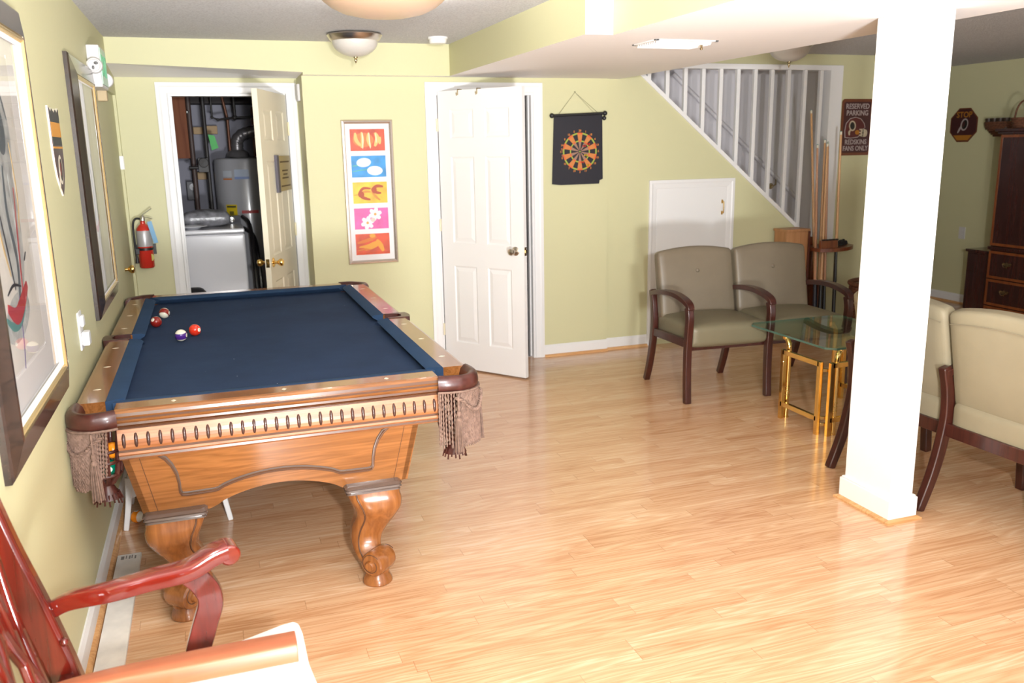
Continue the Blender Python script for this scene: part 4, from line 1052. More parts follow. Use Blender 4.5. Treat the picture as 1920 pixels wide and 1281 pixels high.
card(0, (.62,.07,.02), [(.82,.50,.16),(.85,.75,.55),(.70,.20,.05)], [(ell(-.03,.0,.075,.05),2),(rb([(-.085,.05),(-.08,.0),(-.05,-.04)],.026),0),(rb([(-.04,.055),(-.035,0),(-.045,-.055)],.022),0),(rb([(.01,.05),(.005,0),(.02,-.05)],.024),0),(rb([(.055,.05),(.07,.01),(.05,-.045)],.03),0),(rb([(-.035,.05),(-.033,.0),(-.036,-.06)],.008),1),(rb([(.012,.05),(.014,0),(.018,-.06)],.008),1),(rb([(.060,.045),(.062,.01),(.062,-.02)],.007),1),(rb([(.09,.02),(.085,-.03)],.02),0)])
card(1, (.02,.28,.66), [(.70,.78,.80),(.10,.45,.30)], [(rb([(-.12,.005),(-.08,.008),(-.04,.015)],.006),1),(rb([(-.12,-.035),(-.06,-.025),(0,-.02)],.006),1),(ell(-.035,.028,.052,.032,.08),0),(ell(.042,-.030,.056,.033,-.03),0)])
card(2, (.83,.50,.02), [(.42,.06,.01),(.62,.25,.03)], [(rb([(-.12,-.015),(-.07,-.012)],.003),0),(rb([(-.085,-.01),(-.05,.03),(.005,.028)],.020),0),(rb([(-.085,-.01),(-.04,.008),(.005,.005)],.018),1),(rb([(-.085,-.01),(-.05,-.035),(0,-.05)],.022),0),(ell(-.065,-.012,.022,.022),0),(rb([(.01,.02),(.05,.045),(.095,.040)],.022),0),(rb([(.01,.02),(.045,.0),(.080,-.005)],.02),0),(rb([(.01,.01),(.04,-.03),(.07,-.055)],.018),1),(ell(.03,.018,.018,.024),0)])
def flower(cx, cy, s): return [(rb([(cx,cy),(cx+s*.6*math.cos(a),cy+s*.6*math.sin(a)),(cx+s*math.cos(a),cy+s*math.sin(a))],s*.62),0) for a in [k*PI/3+.3 for k in range(6)]]+[(ell(cx,cy,s*.2,s*.2),1)]
card(3, (.74,.10,.36), [(.86,.80,.82),(.70,.35,.08),(.65,.55,.5)], flower(.028,.030,.048)+flower(-.030,-.030,.048)+[(ell(.01,-.01,.018,.015),2)])
card(4, (.66,.07,.01), [(.82,.36,.02),(.70,.18,.01)], [(rb([(-.11,.01),(-.03,.03),(.03,.05)],.025),1),(rb([(-.10,-.02),(-.03,-.01),(.05,.02)],.02),0),(rb([(-.06,-.035),(.0,-.01),(.05,.01)],.045),0),(rb([(.03,.03),(.055,-.01),(.075,-.055)],.035),0),(ell(.0,.06,.022,.014),0),(rb([(-.11,-.045),(-.06,-.035),(-.02,-.04)],.012),1)])

# ------------------------------------------------------------------ dartboard banner
db = thing('dartboard_banner', 'black magnetic dartboard banner hanging from a cord beside the white door', 'dartboard', (3.25,D1,1.36))
yb_ = D1-.012
b = MB(); rot = .03
b.prism([(3.048,1.862),(3.450,1.875),(3.457,1.388),(3.430,1.378),(3.426,1.352),(3.10,1.350),(3.030,1.358)], fy, yb_-.003, yb_); ban = b.build('banner', flat('banner_black', (.016,.015,.022), .5), db, smooth=False)
b = MB(); b.tube([(3.034,yb_-.012,1.868),(3.462,yb_-.012,1.884)], .0105, 10)
for c in ((3.028,yb_-.012,1.868),(3.468,yb_-.012,1.884)): b.ball(c, .019, 12)
b.ball((3.462,yb_-.012,1.848), .017, 12); b.build('rod', m_black, db)
b = MB(); b.tube([(3.085,yb_-.008,1.878),(3.225,yb_+.008,2.040),(3.405,yb_-.008,1.892)], .0018, 5); b.tube([(3.225,yb_+.008,2.040),(3.375,yb_-.008,1.890)], .0012, 5); b.lathe([(0,0),(.005,.0),(.005,.010),(0,.010)], (3.225,D1,2.042), 10, 0, Matrix.Rotation(PI/2,3,'X')); b.build('cord', flat('cord_green', (.25,.24,.15), .7), db)
fn = frame_of((3.262,yb_-.003,1.600),(1,0,0),(0,0,1))
b = MB()
def sector(r0, r1, a0, a1, n=3): return [(r1*math.cos(lerp(a0,a1,i/n)), r1*math.sin(lerp(a0,a1,i/n))) for i in range(n+1)]+[(r0*math.cos(lerp(a1,a0,i/n)), r0*math.sin(lerp(a1,a0,i/n))) for i in range(n+1)]
for k in range(20):
    a0 = (k-.5)*PI/10; a1 = (k+.5)*PI/10; od = k % 2
    if od:
        b.prism(sector(.012,.074,a0,a1), fn, 0, .0006, 1); b.prism(sector(.084,.130,a0,a1), fn, 0, .0006, 0)
        b.prism(sector(.074,.084,a0,a1), fn, 0, .0007, 2); b.prism(sector(.130,.142,a0,a1), fn, 0, .0007, 2)
    else:
        b.prism(sector(.012,.074,a0+.04,a1-.04), fn, 0, .0006, 3)
        b.prism(sector(.074,.084,a0,a1), fn, 0, .0007, 4); b.prism(sector(.130,.142,a0,a1), fn, 0, .0007, 4)
b.prism(ell(0,0,.012,.012), fn, 0, .0008, 3); b.prism(ell(0,0,.006,.006), fn, .0008, .0012, 4)
b.build('dartboard_rings', [flat('dart_orange', (.52,.19,.05), .5), flat('dart_tan', (.30,.17,.12), .5), flat('dart_red_orange', (.60,.11,.03), .5), flat('dart_black_wedge', (.02,.018,.025), .5), flat('dart_green', (.30,.36,.05), .5)], ban, smooth=False)
for k in range(20):   # alternate inner wedges swap tone like a real board
    pass
b = MB()
nums = [6,13,4,18,1,20,5,12,9,14,11,8,16,7,19,3,17,2,15,10]
for k, q in enumerate(nums):
    a = k*PI/10; add_text(b, str(q), .022, fn, .1555*math.cos(a), .1555*math.sin(a), .0008)
b.build('numerals', flat('numeral_orange', (.62,.22,.04), .5), ban, smooth=False)
b = MB()
for u, w in ((-.150,.018),(-.146,-.028)): b.prism(ell(u,w,.006,.010,.3), fn, 0, .004, 0)
b.build('magnet_mark', flat('faded_red', (.30,.09,.05), .5), ban, smooth=False)
m_dred = flat('dart_flight_red', (.60,.03,.03), .4); m_dyel = flat('dart_flight_yellow', (.72,.50,.02), .4)
for c, m, lb in (((.026,.042),m_dred,'small red magnetic dart just above right of the board centre'),((.062,.054),m_dred,'small red magnetic dart farther up and right on the board'),((.040,-.028),m_dyel,'small yellow magnetic dart just below right of the board centre'),((.012,-.080),m_dred,'small red magnetic dart low on the board near the middle'),((.058,-.105),m_dyel,'small yellow magnetic dart at the bottom right of the board')):
    p = fn(c[0], c[1], .001); b = MB(); R_ = Matrix.Rotation(PI/2,3,'X')
    b.lathe([(0,0),(.006,0),(.006,.004),(.003,.006),(.0025,.030),(0,.032)], p, 10, 0, R_)
    b.box((p.x-.0005,p.y-.046,p.z-.008),(p.x+.0005,p.y-.026,p.z+.008)); b.box((p.x-.008,p.y-.046,p.z-.0005),(p.x+.008,p.y-.026,p.z+.0005))
    tag(b.build('magnetic_dart', m, origin=p), lb, 'dart', 'darts on the banner')

# ------------------------------------------------------------------ ceiling fixtures
def bowl_light(c, label, r=.168, group='bowl ceiling lights'):
    t = thing('ceiling_light', label, 'ceiling light', (c[0],c[1],ZC), group)
    b = MB(); b.lathe([(0,ZC-.001),(r*.80,ZC-.001),(r*.86,ZC-.008),(r*1.0,ZC-.010),(r*1.02,ZC-.016),(r*.97,ZC-.030),(r*.90,ZC-.046),(r*.86,ZC-.050),(r*.84,ZC-.046)], (c[0],c[1],0), 48); b.build('metal_rim', m_nickel, t)
    b = MB(); pr = [(r*.85*math.cos(a), ZC-.048-.095*math.sin(a)) for a in [k*PI/2/12 for k in range(13)]]; pr[-1] = (0, pr[-1][1]); b.lathe(pr, (c[0],c[1],0), 48); b.build('glass_bowl', m_frost, t)
    b = MB(); z = ZC-.141; b.lathe([(0,z),(.014,z-.002),(.014,z-.008),(.006,z-.012),(.010,z-.020),(.009,z-.028),(.004,z-.036),(.003,z-.044),(0,z-.046)], (c[0],c[1],0), 16); b.build('finial', m_brassd, t)
    return t
l1 = bowl_light((1.480,5.680), 'ceiling light with nickel rim and frosted bowl, above the far end of the pool table')
l3 = bowl_light((4.60,5.52), 'dim bowl ceiling light half hidden by the soffit, before the stair railing')
lt = thing('ceiling_light', 'large lit ceiling light with a tan bowl, cut off by the top edge', 'ceiling light', (1.352,4.10,ZC), None)
cc = (1.352,4.10,0)
b = MB(); b.lathe([(0,ZC-.001),(.20,ZC-.001),(.262,ZC-.008),(.286,ZC-.020),(.290,ZC-.036),(.284,ZC-.040)], cc, 64); b.build('glass_collar', M('white_opal_glass', (.85,.83,.80), .3, emit=((1,.96,.91), 55)), lt)
b = MB(); b.lathe([(.286,ZC-.036),(.284,ZC-.044),(.268,ZC-.060),(.238,ZC-.083),(.19,ZC-.106),(.12,ZC-.122),(.05,ZC-.129),(0,ZC-.130)], cc, 64); b.build('tan_bowl', M('tan_bowl_glass', (.56,.39,.27), .35), lt)
b = MB(); b.lathe([(0,ZC),(.066,ZC),(.066,ZC-.012),(.058,ZC-.016),(.056,ZC-.034),(.050,ZC-.040),(0,ZC-.040)], (2.045,5.79,0), 36); sd = b.build('smoke_detector', m_white, None, origin=(2.045,5.79,ZC)); tag(sd, 'round white smoke detector on the ceiling at the soffit corner', 'smoke detector')
vn = thing('air_vent', 'white metal air vent register on the underside of the soffit', 'vent', (2.81,4.03,ZS))
b = MB(); x0,x1,y0,y1 = 2.635,2.985,3.905,4.155
b.box((x0,y0,ZS-.006),(x1,y0+.02,ZS)); b.box((x0,y1-.02,ZS-.006),(x1,y1,ZS)); b.box((x0,y0,ZS-.006),(x0+.02,y1,ZS)); b.box((x1-.02,y0,ZS-.006),(x1,y1,ZS)); b.build('vent_frame', m_white, vn, bevel=.001)
b = MB()
for i in range(9):
    y = y0+.03+i*.0235; b.add([(x0+.02,y,ZS-.002),(x1-.02,y,ZS-.002),(x1-.02,y+.014,ZS-.018),(x0+.02,y+.014,ZS-.018),(x0+.02,y+.002,ZS-.002),(x1-.02,y+.002,ZS-.002),(x1-.02,y+.016,ZS-.018),(x0+.02,y+.016,ZS-.018)], [(0,1,2,3),(4,7,6,5),(0,4,5,1),(3,2,6,7),(0,3,7,4),(1,5,6,2)])
b.build('louvre', m_white, vn, smooth=False)
b = MB(); b.box((x1-.07,y0+.05,ZS-.032),(x1-.06,y0+.06,ZS-.006)); b.ball((x1-.065,y0+.055,ZS-.034), .008, 8); b.build('damper_lever', m_brassd, vn)

# ------------------------------------------------------------------ stair wall furniture: boxes, rack, cues
m_boxw = wood('tan_veneer_box', (.36,.16,.06), (.50,.25,.11), 2, .8, .45, .1, .5)
bx = thing('storage_box', 'tall tan wooden box standing behind the bench beside the cue rack', 'box', (5.195,6.17,0))
b = MB(); b.box((5.085,6.085,0),(5.305,6.255,.905)); b.build('box_body', m_boxw, bx, bevel=.002)
b = MB(); b.box((5.075,6.075,.905),(5.315,6.258,.926)); b.build('lid', m_boxw, bx, bevel=.002)
b = MB(); b.box((5.300,6.075,0),(5.316,6.10,.905)); b.build('dark_edge', flat('box_edge', (.10,.03,.02), .4), bx)
m_rack = wood('red_brown_rack_wood', (.12,.025,.010), (.24,.065,.022), 2, 1, .3, .3, .6)
rk = thing('cue_rack', 'reddish brown corner cue rack with a rounded shelf against the stair wall', 'cue rack', (5.52,6.12,0))
b = MB(); b.box((5.44,6.20,.05),(5.495,6.265,.76)); b.build('post', m_rack, rk, bevel=.003)
b = MB(); b.prism([(5.33,6.27),(5.33,5.96),(5.42,5.93),(5.52,5.93),(5.62,5.96),(5.72,6.02),(5.79,6.10),(5.80,6.27)], lambda u,w,n:(u,w,n), .0, .05); b.build('base', m_rack, rk, bevel=.004)
b = MB(); b.prism([(5.33,6.27),(5.33,5.96),(5.42,5.93),(5.52,5.93),(5.62,5.96),(5.72,6.02),(5.79,6.10),(5.80,6.27)], lambda u,w,n:(u,w,n), .735, .765); b.build('shelf', m_rack, rk, bevel=.006)
b = MB(); b.box((5.33,5.95,.765),(5.50,5.975,.835)); b.box((5.33,6.235,.765),(5.50,6.26,.835)); b.build('cue_holder', m_rack, rk, bevel=.003)
b = MB()
for i in range(5): b.tube([(5.350+i*.034+.012*math.cos(q),5.955+.012*math.sin(q)-.01,.838) for q in [k*PI/6 for k in range(10)]], .006, 6)
b.build('holder_clip', m_black, rk)
m_maple = M('maple_cue_shaft', (.66,.38,.18), .35, coat=.3); m_maple2 = M('pink_maple_cue_shaft', (.56,.28,.15), .35, coat=.3)
def cue(base, tip, butt, mat, label, butt_len=.42, r0=.0155, r1=.0085):
    B_ = Vector(base); T_ = Vector(tip); d = (T_-B_); L = d.length; u = d.normalized()
    t = thing('pool_cue', label, 'pool cue', base, 'cues standing in the rack')
    b = MB(); k = butt_len/L; b.tube([B_+d*k, T_-u*.03], [lerp(r0,r1,k), r1], 10); b.build('shaft', mat, t)
    b = MB(); b.tube([B_, B_+d*k*.5, B_+d*k], [r0, r0, lerp(r0,r1,k)], 10); b.build('butt', butt, t)
    b = MB(); b.tube([T_-u*.03, T_-u*.006], [r1, r1], 10); b.build('ferrule', m_ivory, t)
    b = MB(); b.tube([T_-u*.006, T_], [r1, r1*.8], 10); b.build('tip', flat('chalk_tip', (.10,.25,.22), .8), t)
m_navy = flat('navy_butt', (.012,.016,.035), .3, coat=.4); m_blk = flat('black_butt', (.012,.011,.012), .3, coat=.4); m_rb = flat('red_brown_butt', (.22,.06,.025), .3, coat=.4)
Z5 = .055
cue((5.350,6.00,Z5),(5.345,6.09,1.620), m_navy, m_maple2, 'leftmost cue in the rack, orange tinted, nearest the tan box')
cue((5.395,6.03,Z5),(5.395,6.26,1.905), m_navy, m_maple, 'tallest cue in the rack, its tip far above the rest')
cue((5.390,5.99,Z5),(5.470,6.12,1.630), m_blk, m_maple, 'pale cue leaning right from the middle of the rack')
cue((5.425,6.06,Z5),(5.490,6.18,1.660), m_rb, m_maple, 'cue with a red brown butt standing behind the middle ones')
cue((5.470,6.03,Z5),(5.490,6.14,1.640), m_blk, m_maple2, 'orange tinted cue with a black butt, right of the middle of the rack')
cue((5.505,5.95,Z5),(5.525,6.03,1.725), m_blk, m_maple, 'rightmost cue, standing in front of the rack shelf', .70)
for c, lb in (((5.62,6.08,.766),'black cue bridge head lying at the left on the rack shelf'),((5.70,6.13,.766),'black cue bridge head lying at the right on the rack shelf')):
    b = MB(); x, y, z = c
    b.prism([(-.06,0),(-.06,.02),(-.05,.035),(-.035,.022),(-.02,.045),(-.005,.028),(.01,.048),(.025,.028),(.04,.036),(.055,.02),(.06,0)], frame_of((x,y,z),(1,.25,0),(0,0,1)), -.010, .010)
    b.box((x-.03,y-.02,z),(x+.03,y+.02,z+.012))
    tag(b.build('bridge_head', m_black, origin=c, bevel=.002, smooth=False), lb, 'bridge head', 'bridge heads on the shelf')
# wicker basket
m_wick = M('brown_wicker', (.16,.065,.035), .6, var=.4, vs=60, bmp=.4, bs=90)
wb = thing('wicker_basket', 'dark brown wicker basket on the floor behind the bench near the column', 'basket', (5.72,5.70,0))
b = MB()
for j in range(19):
    z = .02+j*.024; r = .155+.055*(j/18)**.8
    b.tube([(5.72+(r+.005*math.sin(k*PI/2+(j%2)*PI))*math.cos(2*PI*k/40), 5.70+(r+.005*math.sin(k*PI/2+(j%2)*PI))*math.sin(2*PI*k/40), z) for k in range(41)], .013, 6, caps=False)
b.build('woven_body', m_wick, wb)
b = MB(); b.tube([(5.72+.215*math.cos(2*PI*k/40), 5.70+.215*math.sin(2*PI*k/40), .485) for k in range(41)], .020, 8, caps=False); b.build('rim', m_wick, wb)
b = MB(); b.lathe([(0,.01),(.15,.01),(.15,.02),(0,.02)], (5.72,5.70,0), 24); b.build('base', m_wick, wb)

# ------------------------------------------------------------------ signs
m_maroon = flat('sign_maroon', (.055,.014,.018), .35, coat=.3); m_brn = flat('sign_brown_border', (.15,.042,.018), .35, coat=.3); m_sgrey = flat('sign_pale_lettering', (.40,.33,.32), .5); m_cream = flat('sign_cream', (.50,.42,.30), .5); m_gold = flat('sign_gold', (.40,.16,.02), .5)
ps = thing('parking_sign', 'brown bordered maroon parking sign with a football helmet right of the stair opening', 'sign', (5.895,D2,1.525))
def rrect(x0,y0,x1,y1,r,n=6):
    o = []
    for cx, cy, a0 in ((x1-r,y1-r,0),(x0+r,y1-r,PI/2),(x0+r,y0+r,PI),(x1-r,y0+r,3*PI/2)):
        o += [(cx+r*math.cos(a0+i*PI/2/n), cy+r*math.sin(a0+i*PI/2/n)) for i in range(n+1)]
    return o
fn = frame_of((5.893,D2-.002,1.76),(1,0,0),(0,0,1))
b = MB(); b.prism(rrect(-.165,-.240,.165,.235,.03), fn, 0, .004); sg = b.build('sign_border', m_brn, ps, smooth=False)
b = MB(); b.prism(rrect(-.142,-.217,.142,.212,.02), fn, .004, .0048); sp = b.build('sign_panel', m_maroon, sg, smooth=False)
b = MB(); add_text(b, 'RESERVED', .060, fn, 0, .172, .0055, 0, .92); add_text(b, 'PARKING', .060, fn, 0, .116, .0055, 0, .92); b.build('upper_lettering', m_sgrey, sp, smooth=False); b = MB(); add_text(b, 'REDSKINS', .058, fn, 0, -.128, .0055, 0, .90); add_text(b, 'FANS ONLY', .058, fn, 0, -.182, .0055, 0, .86)
b.build('lower_lettering', m_sgrey, sp, smooth=False)
b = MB()
hel = [(-.112,-.085),(-.118,-.03),(-.108,.03),(-.07,.068),(-.015,.080),(.04,.066),(.075,.03),(.088,-.005),(.070,-.015),(.050,-.03),(.048,-.06),(.02,-.082),(-.05,-.090)]
b.prism([(u*1.07,w*1.07) for u,w in hel], fn, .0048, .0053, 0); b.prism(hel, fn, .0053, .0056, 1)
b.prism(ell(-.045,.010,.036,.045,.2), fn, .0056, .0060, 2); b.prism(ell(-.045,.010,.024,.032,.2), fn, .0060, .0063, 4); b.prism(ribbon([(-.06,-.02),(-.075,-.045),(-.07,-.07)],.02), fn, .0056, .0060, 2)
b.prism(ell(.01,-.045,.024,.020), fn, .0056, .0060, 3)
for q in ([(.03,-.02),(.075,-.025),(.108,-.03)],[(.03,-.045),(.075,-.05),(.108,-.055)],[(.03,-.068),(.07,-.075),(.104,-.078)],[(.106,-.026),(.110,-.052),(.104,-.080)],[(.07,-.02),(.072,-.05),(.068,-.08)]): b.prism(ribbon(q, .016), fn, .0058, .0062, 2)
b.prism(ell(.072,-.052,.034,.026), fn, .0048, .0055, 2)
b.build('helmet_picture', [m_sgrey, flat('helmet_maroon', (.10,.02,.02), .3), m_cream, m_gold, m_blk], sp, smooth=False)
ss = thing('stop_sign', 'small octagonal maroon stop sign on the right wall left of the armoire', 'sign', (7.7,6.86,1.61))
fn = frame_of((7.698,6.858,1.777),(0,-1,0),(0,0,1)); oc = lambda r: [(r*math.cos(PI/8+k*PI/4), r*math.sin(PI/8+k*PI/4)) for k in range(8)]
b = MB(); b.prism(oc(.178), fn, 0, .004); sg = b.build('sign_border', m_brn, ss, smooth=False)
b = MB(); b.prism(oc(.166), fn, .004, .005); sp = b.build('sign_panel', m_maroon, sg, smooth=False)
b = MB(); add_text(b, 'STOP', .078, fn, 0, .098, .0056, 0, 1.0); b.build('sign_lettering', m_gold, sp, smooth=False); b = MB(); b.prism([(-.115,-.098),(.115,-.098),(.065,-.148),(-.065,-.148)], fn, .005, .0056, 0); b.build('gold_band', m_gold, sp, smooth=False)
b = MB(); emblem(b, fn, .01, .005, .13, 0, 1, 2, .0052); b.build('emblem', [m_sgrey, m_blk, m_maroon], sp, smooth=False)
b = MB(); b.box((7.692,6.715,.655),(7.70,6.790,.775)); b.box((7.688,6.735,.672),(7.692,6.770,.700)); b.box((7.688,6.735,.730),(7.692,6.770,.758)); tag(b.build('outlet_plate', m_exw, origin=(7.7,6.75,.71), bevel=.001), 'white outlet plate on the green wall left of the armoire', 'outlet')

# ------------------------------------------------------------------ armoire, chest and things beside
m_arm = wood('dark_mahogany_panel', (.022,.006,.006), (.060,.016,.012), 2, .8, .25, .5, .5); m_inl = wood('orange_inlay_band', (.15,.035,.008), (.26,.075,.018), 2, 1, .3, .4, .5)
am = thing('armoire', 'tall dark mahogany armoire with orange inlay bands at the right edge', 'armoire', (7.42,5.45,0))
AX, AY0, AY1 = 7.15, 4.98, 5.93
b = MB(); b.box((AX+.02,AY0,.06),(7.68,AY1,1.70)); b.box((AX+.04,AY0+.03,0),(7.66,AY1-.03,.06)); b.build('carcass', m_arm, am, bevel=.003)
b = MB(); b.box((AX-.025,AY0-.03,1.700),(7.69,AY1+.04,1.725)); b.box((AX-.01,AY0-.015,1.68),(7.69,AY1+.02,1.70)); b.build('cornice', m_arm, am, bevel=.004)
b = MB(); b.box((AX-.005,AY0-.01,.665),(7.68,AY1+.01,.695)); b.build('waist_moulding', m_arm, am, bevel=.004)
def front_leaf(nm, y0, y1, z0, z1):
    b = MB(); b.box((AX,y0,z0),(AX+.02,y1,z1)); d = b.build(nm, m_arm, am, bevel=.002)
    b = MB(); w = .022
    for lo, hi in (((y0,z0),(y1,z0+w)),((y0,z1-w),(y1,z1)),((y0,z0+w),(y0+w,z1-w)),((y1-w,z0+w),(y1,z1-w))): b.box((AX-.003,lo[0],lo[1]),(AX,hi[0],hi[1]))
    b.build('inlay_band', m_inl, d, smooth=False); return d
ym = (AY0+AY1)/2
front_leaf('door', ym+.003, AY1-.012, .705, 1.672); front_leaf('door', AY0+.012, ym-.003, .705, 1.672)
for z0, z1 in ((.410,.655),(.165,.400),(.02+.06,.155)):
    d = front_leaf('drawer', AY0+.012, AY1-.012, z0, z1)
    for y in (AY1-.21, AY0+.21):
        zc = (z0+z1)/2; b = MB(); fh = frame_of((AX-.0005,y,zc+.01),(0,-1,0),(0,0,1))
        b.prism([(-.05,.012),(-.035,.022),(-.015,.016),(0,.028),(.015,.016),(.035,.022),(.05,.012),(.035,-.006),(.018,-.010),(0,-.028),(-.018,-.010),(-.035,-.006)], fh, 0, .002)
        b.tube([fh(-.034,.008,.002),fh(-.034,.006,.016),fh(-.02,-.014,.018),fh(0,-.020,.018),fh(.02,-.014,.018),fh(.034,.006,.016),fh(.034,.008,.002)], .003, 6); b.build('bail_pull', m_brassd, d)
ch = thing('low_chest', 'low dark brown chest on the floor in the shade left of the armoire', 'chest', (7.48,6.13,0))
b = MB(); b.box((7.31,5.975,.05),(7.67,6.30,.600)); b.build('carcass', m_arm, ch, bevel=.003)
b = MB(); b.box((7.295,5.965,.600),(7.68,6.315,.625)); b.build('chest_top', m_arm, ch, bevel=.003)
b = MB(); b.box((7.30,5.99,.42),(7.31,6.285,.585)); b.build('drawer', m_arm, ch, bevel=.002)
for x in (7.32,7.64):
    for y in (5.985,6.265):
        b = MB(); b.box((x,y,0),(x+.025,y+.025,.05)); b.build('leg', m_arm, ch)
# wall basket with pots, left of the armoire top
hb = thing('wall_basket', 'half round wicker wall basket of small dark pots beside the armoire top', 'basket', (7.7,6.41,1.67))
b = MB()
for j in range(8):
    z = 1.668+j*.017; r = .055+.080*math.sin(PI/2*j/7)
    b.tube([(7.69-r*.9*math.sin(a), 6.41+r*1.12*math.cos(a), z) for a in [k*PI/20 for k in range(21)]], .011, 6)
b.build('woven_body', m_wick, hb)
m_pot = flat('dark_clay_pot', (.06,.035,.025), .4)
for k in range(4):
    c = (7.635, 6.51-k*.066, 1.785); b = MB(); b.lathe([(0,-.06),(.022,-.06),(.028,.0),(.031,.045),(.026,.045),(.022,.0)], c, 16)
    tag(b.build('clay_pot', m_pot, origin=(c[0],c[1],c[2]-.06)), ['small dark clay pot, farthest left of four in the wall basket','small dark clay pot, second from the left in the wall basket','small dark clay pot, third from the left in the wall basket','small dark clay pot nearest the armoire in the wall basket'][k], 'pot', 'clay pots in the wall basket')
kb = thing('handled_basket', 'small dark basket with a tall hoop handle on top of the armoire', 'basket', (7.28,5.83,1.727))
b = MB()
for j in range(5):
    r = .070+.018*j/4; b.tube([(7.28+r*math.cos(2*PI*k/24), 5.83+r*1.0*math.sin(2*PI*k/24), 1.736+j*.018) for k in range(25)], .010, 6, caps=False)
b.lathe([(0,1.727),(.065,1.727),(.065,1.735),(0,1.735)], (7.28,5.83,0), 20)
b.build('woven_body', m_wick, kb)
b = MB(); b.tube([(7.28,5.83+.085*math.cos(a),1.80+.16*math.sin(a)) for a in [k*PI/16 for k in range(17)]], .008, 8); b.build('handle', m_wick, kb)

# ------------------------------------------------------------------ laundry room
m_enam = M('white_enamel', (.80,.80,.84), .18, coat=.4)
ws = thing('washing_machine', 'white washing machine seen through the laundry door', 'washing machine', (.44,7.35,0))
b = MB(); b.box((.105,7.00,.012),(.772,7.66,1.03)); b.build('cabinet', m_enam, ws, bevel=.018, seg=4)
b = MB(); b.box((.105,6.985,1.034),(.772,7.66,1.068)); b.build('top_panel', m_enam, ws, bevel=.012, seg=3)
b = MB(); b.prism([(7.52,1.069),(7.66,1.069),(7.66,1.125),(7.58,1.125)], lambda u,w,n:(n,u,w), .11, .768); b.build('control_console', flat('console_grey', (.16,.16,.18), .3), ws, bevel=.004)
b = MB(); b.lathe([(0,0),(.022,0),(.020,.018),(0,.020)], (.70,7.535,1.098), 16, 0, Matrix.Rotation(PI/2,3,'X')); b.build('dial', m_chrome, ws)
b = MB(); b.pillow((.50,7.30,1.134), (.36,.24,.085), .035, crown=(0,0,.03)); o = b.build('folded_blanket', M('grey_plastic_wrap', (.22,.22,.24), .25, var=.4, vs=20, bmp=.5, bs=14), None, origin=(.47,7.28,1.07), weld=True); tag(o, 'crumpled grey plastic wrapped bundle on top of the washing machine', 'bundle')
b = MB(); b.lathe([(0,0),(.05,0),(.075,.018),(.11,.022),(.108,.026),(.07,.022),(.045,.006),(0,.006)], (.395,7.09,1.069), 28); o = b.build('paper_plate', m_enam, None, origin=(.395,7.09,1.069)); tag(o, 'white plate with green marks on the washing machine top', 'plate')
b = MB(); b.prism(ell(0,0,.035,.012,.2), lambda u,w,n:(.41+u,7.07+w,n), 1.0755, 1.079); b.build('green_mark', flat('lime_mark', (.35,.42,.06), .5), o)
wh = thing('water_heater', 'grey cylindrical water heater with a yellow label at the back of the laundry', 'water heater', (.86,7.93,0))
m_tank = M('tank_grey', (.30,.30,.32), .3, coat=.3); wc = (.86,7.93,0)
b = MB(); b.lathe([(0,.02),(.255,.02),(.262,.05),(.262,1.56),(.255,1.585),(.24,1.592),(0,1.60)], wc, 48); b.build('tank', m_tank, wh)
def label_patch(nm, a0, a1, z0, z1, m, r=.2635):
    b = MB(); b.loft([[(wc[0]+r*math.cos(lerp(a0,a1,i/8)), wc[1]+r*math.sin(lerp(a0,a1,i/8)), z) for i in range(9)] for z in (z0,z1)], False, False); return b.build(nm, m, wh)
A = lambda d: math.radians(-90+d)
label_patch('yellow_label', A(-47), A(-24), 1.075, 1.21, flat('energy_yellow', (.52,.38,.01), .5)); label_patch('label_heading', A(-45), A(-26), 1.185, 1.200, flat('label_ink', (.05,.05,.02), .5), .2640)
label_patch('label_number', A(-40), A(-31), 1.125, 1.155, flat('label_ink2', (.12,.10,.02), .5), .2640)
label_patch('blue_label', A(-24), A(2), 1.42, 1.50, flat('pale_blue_label', (.33,.38,.48), .5)); label_patch('orange_stripe', A(-48), A(-29), 1.415, 1.428, flat('orange_stripe', (.40,.13,.03), .5)); label_patch('blue_stripe', A(-24), A(2), 1.42, 1.440, flat('blue_stripe', (.16,.22,.42), .5), .264)
label_patch('white_label', A(-48), A(-29), 1.44, 1.49, flat('grey_label', (.36,.38,.42), .5)); label_patch('red_label', A(-16), A(14), 1.135, 1.160, flat('red_label', (.38,.05,.05), .5)); label_patch('spec_label', A(20), A(45), .88, .99, flat('spec_label', (.38,.38,.40), .5))
b = MB(); P = spline([(.805,7.93,1.595),(.805,7.93,1.68),(.812,7.93,1.74),(.85,7.93,1.785),(.91,7.93,1.805),(1.02,7.93,1.835),(1.18,7.93,1.88)], 5)
b.tube(P, [.050+.003*math.sin(i*2.2) for i in range(len(P))], 18); b.lathe([(.10,1.60),(.085,1.64),(.052,1.66)], (.805,7.93,0), 20); b.build('flue_duct', M('galvanised_duct', (.22,.21,.22), .35, .6), wh)
def pipe(nm, lab, pts, r, m, cat='pipe'):
    b = MB(); b.tube(pts, r, 10)
    for p in pts[1:-1]: b.ball(p, r*1.45, 10)
    o = b.build(nm, m, None, origin=pts[0]); tag(o, lab, cat); return o
m_cu = M('old_copper', (.14,.06,.035), .45, .4)
pipe('gas_pipe', 'thick black vertical pipe standing left of the water heater', [(.555,7.85,.0),(.555,7.85,2.1)], .016, m_blackm)
pipe('copper_pipe', 'brown copper pipe rising from the left of the water heater top', [(.745,7.98,1.605),(.745,7.98,1.92),(.715,7.98,2.1)], .012, m_cu)
pipe('copper_pipe', 'copper pipe rising behind the flue of the water heater', [(.955,8.10,1.602),(.955,8.10,2.02)], .011, m_cu)
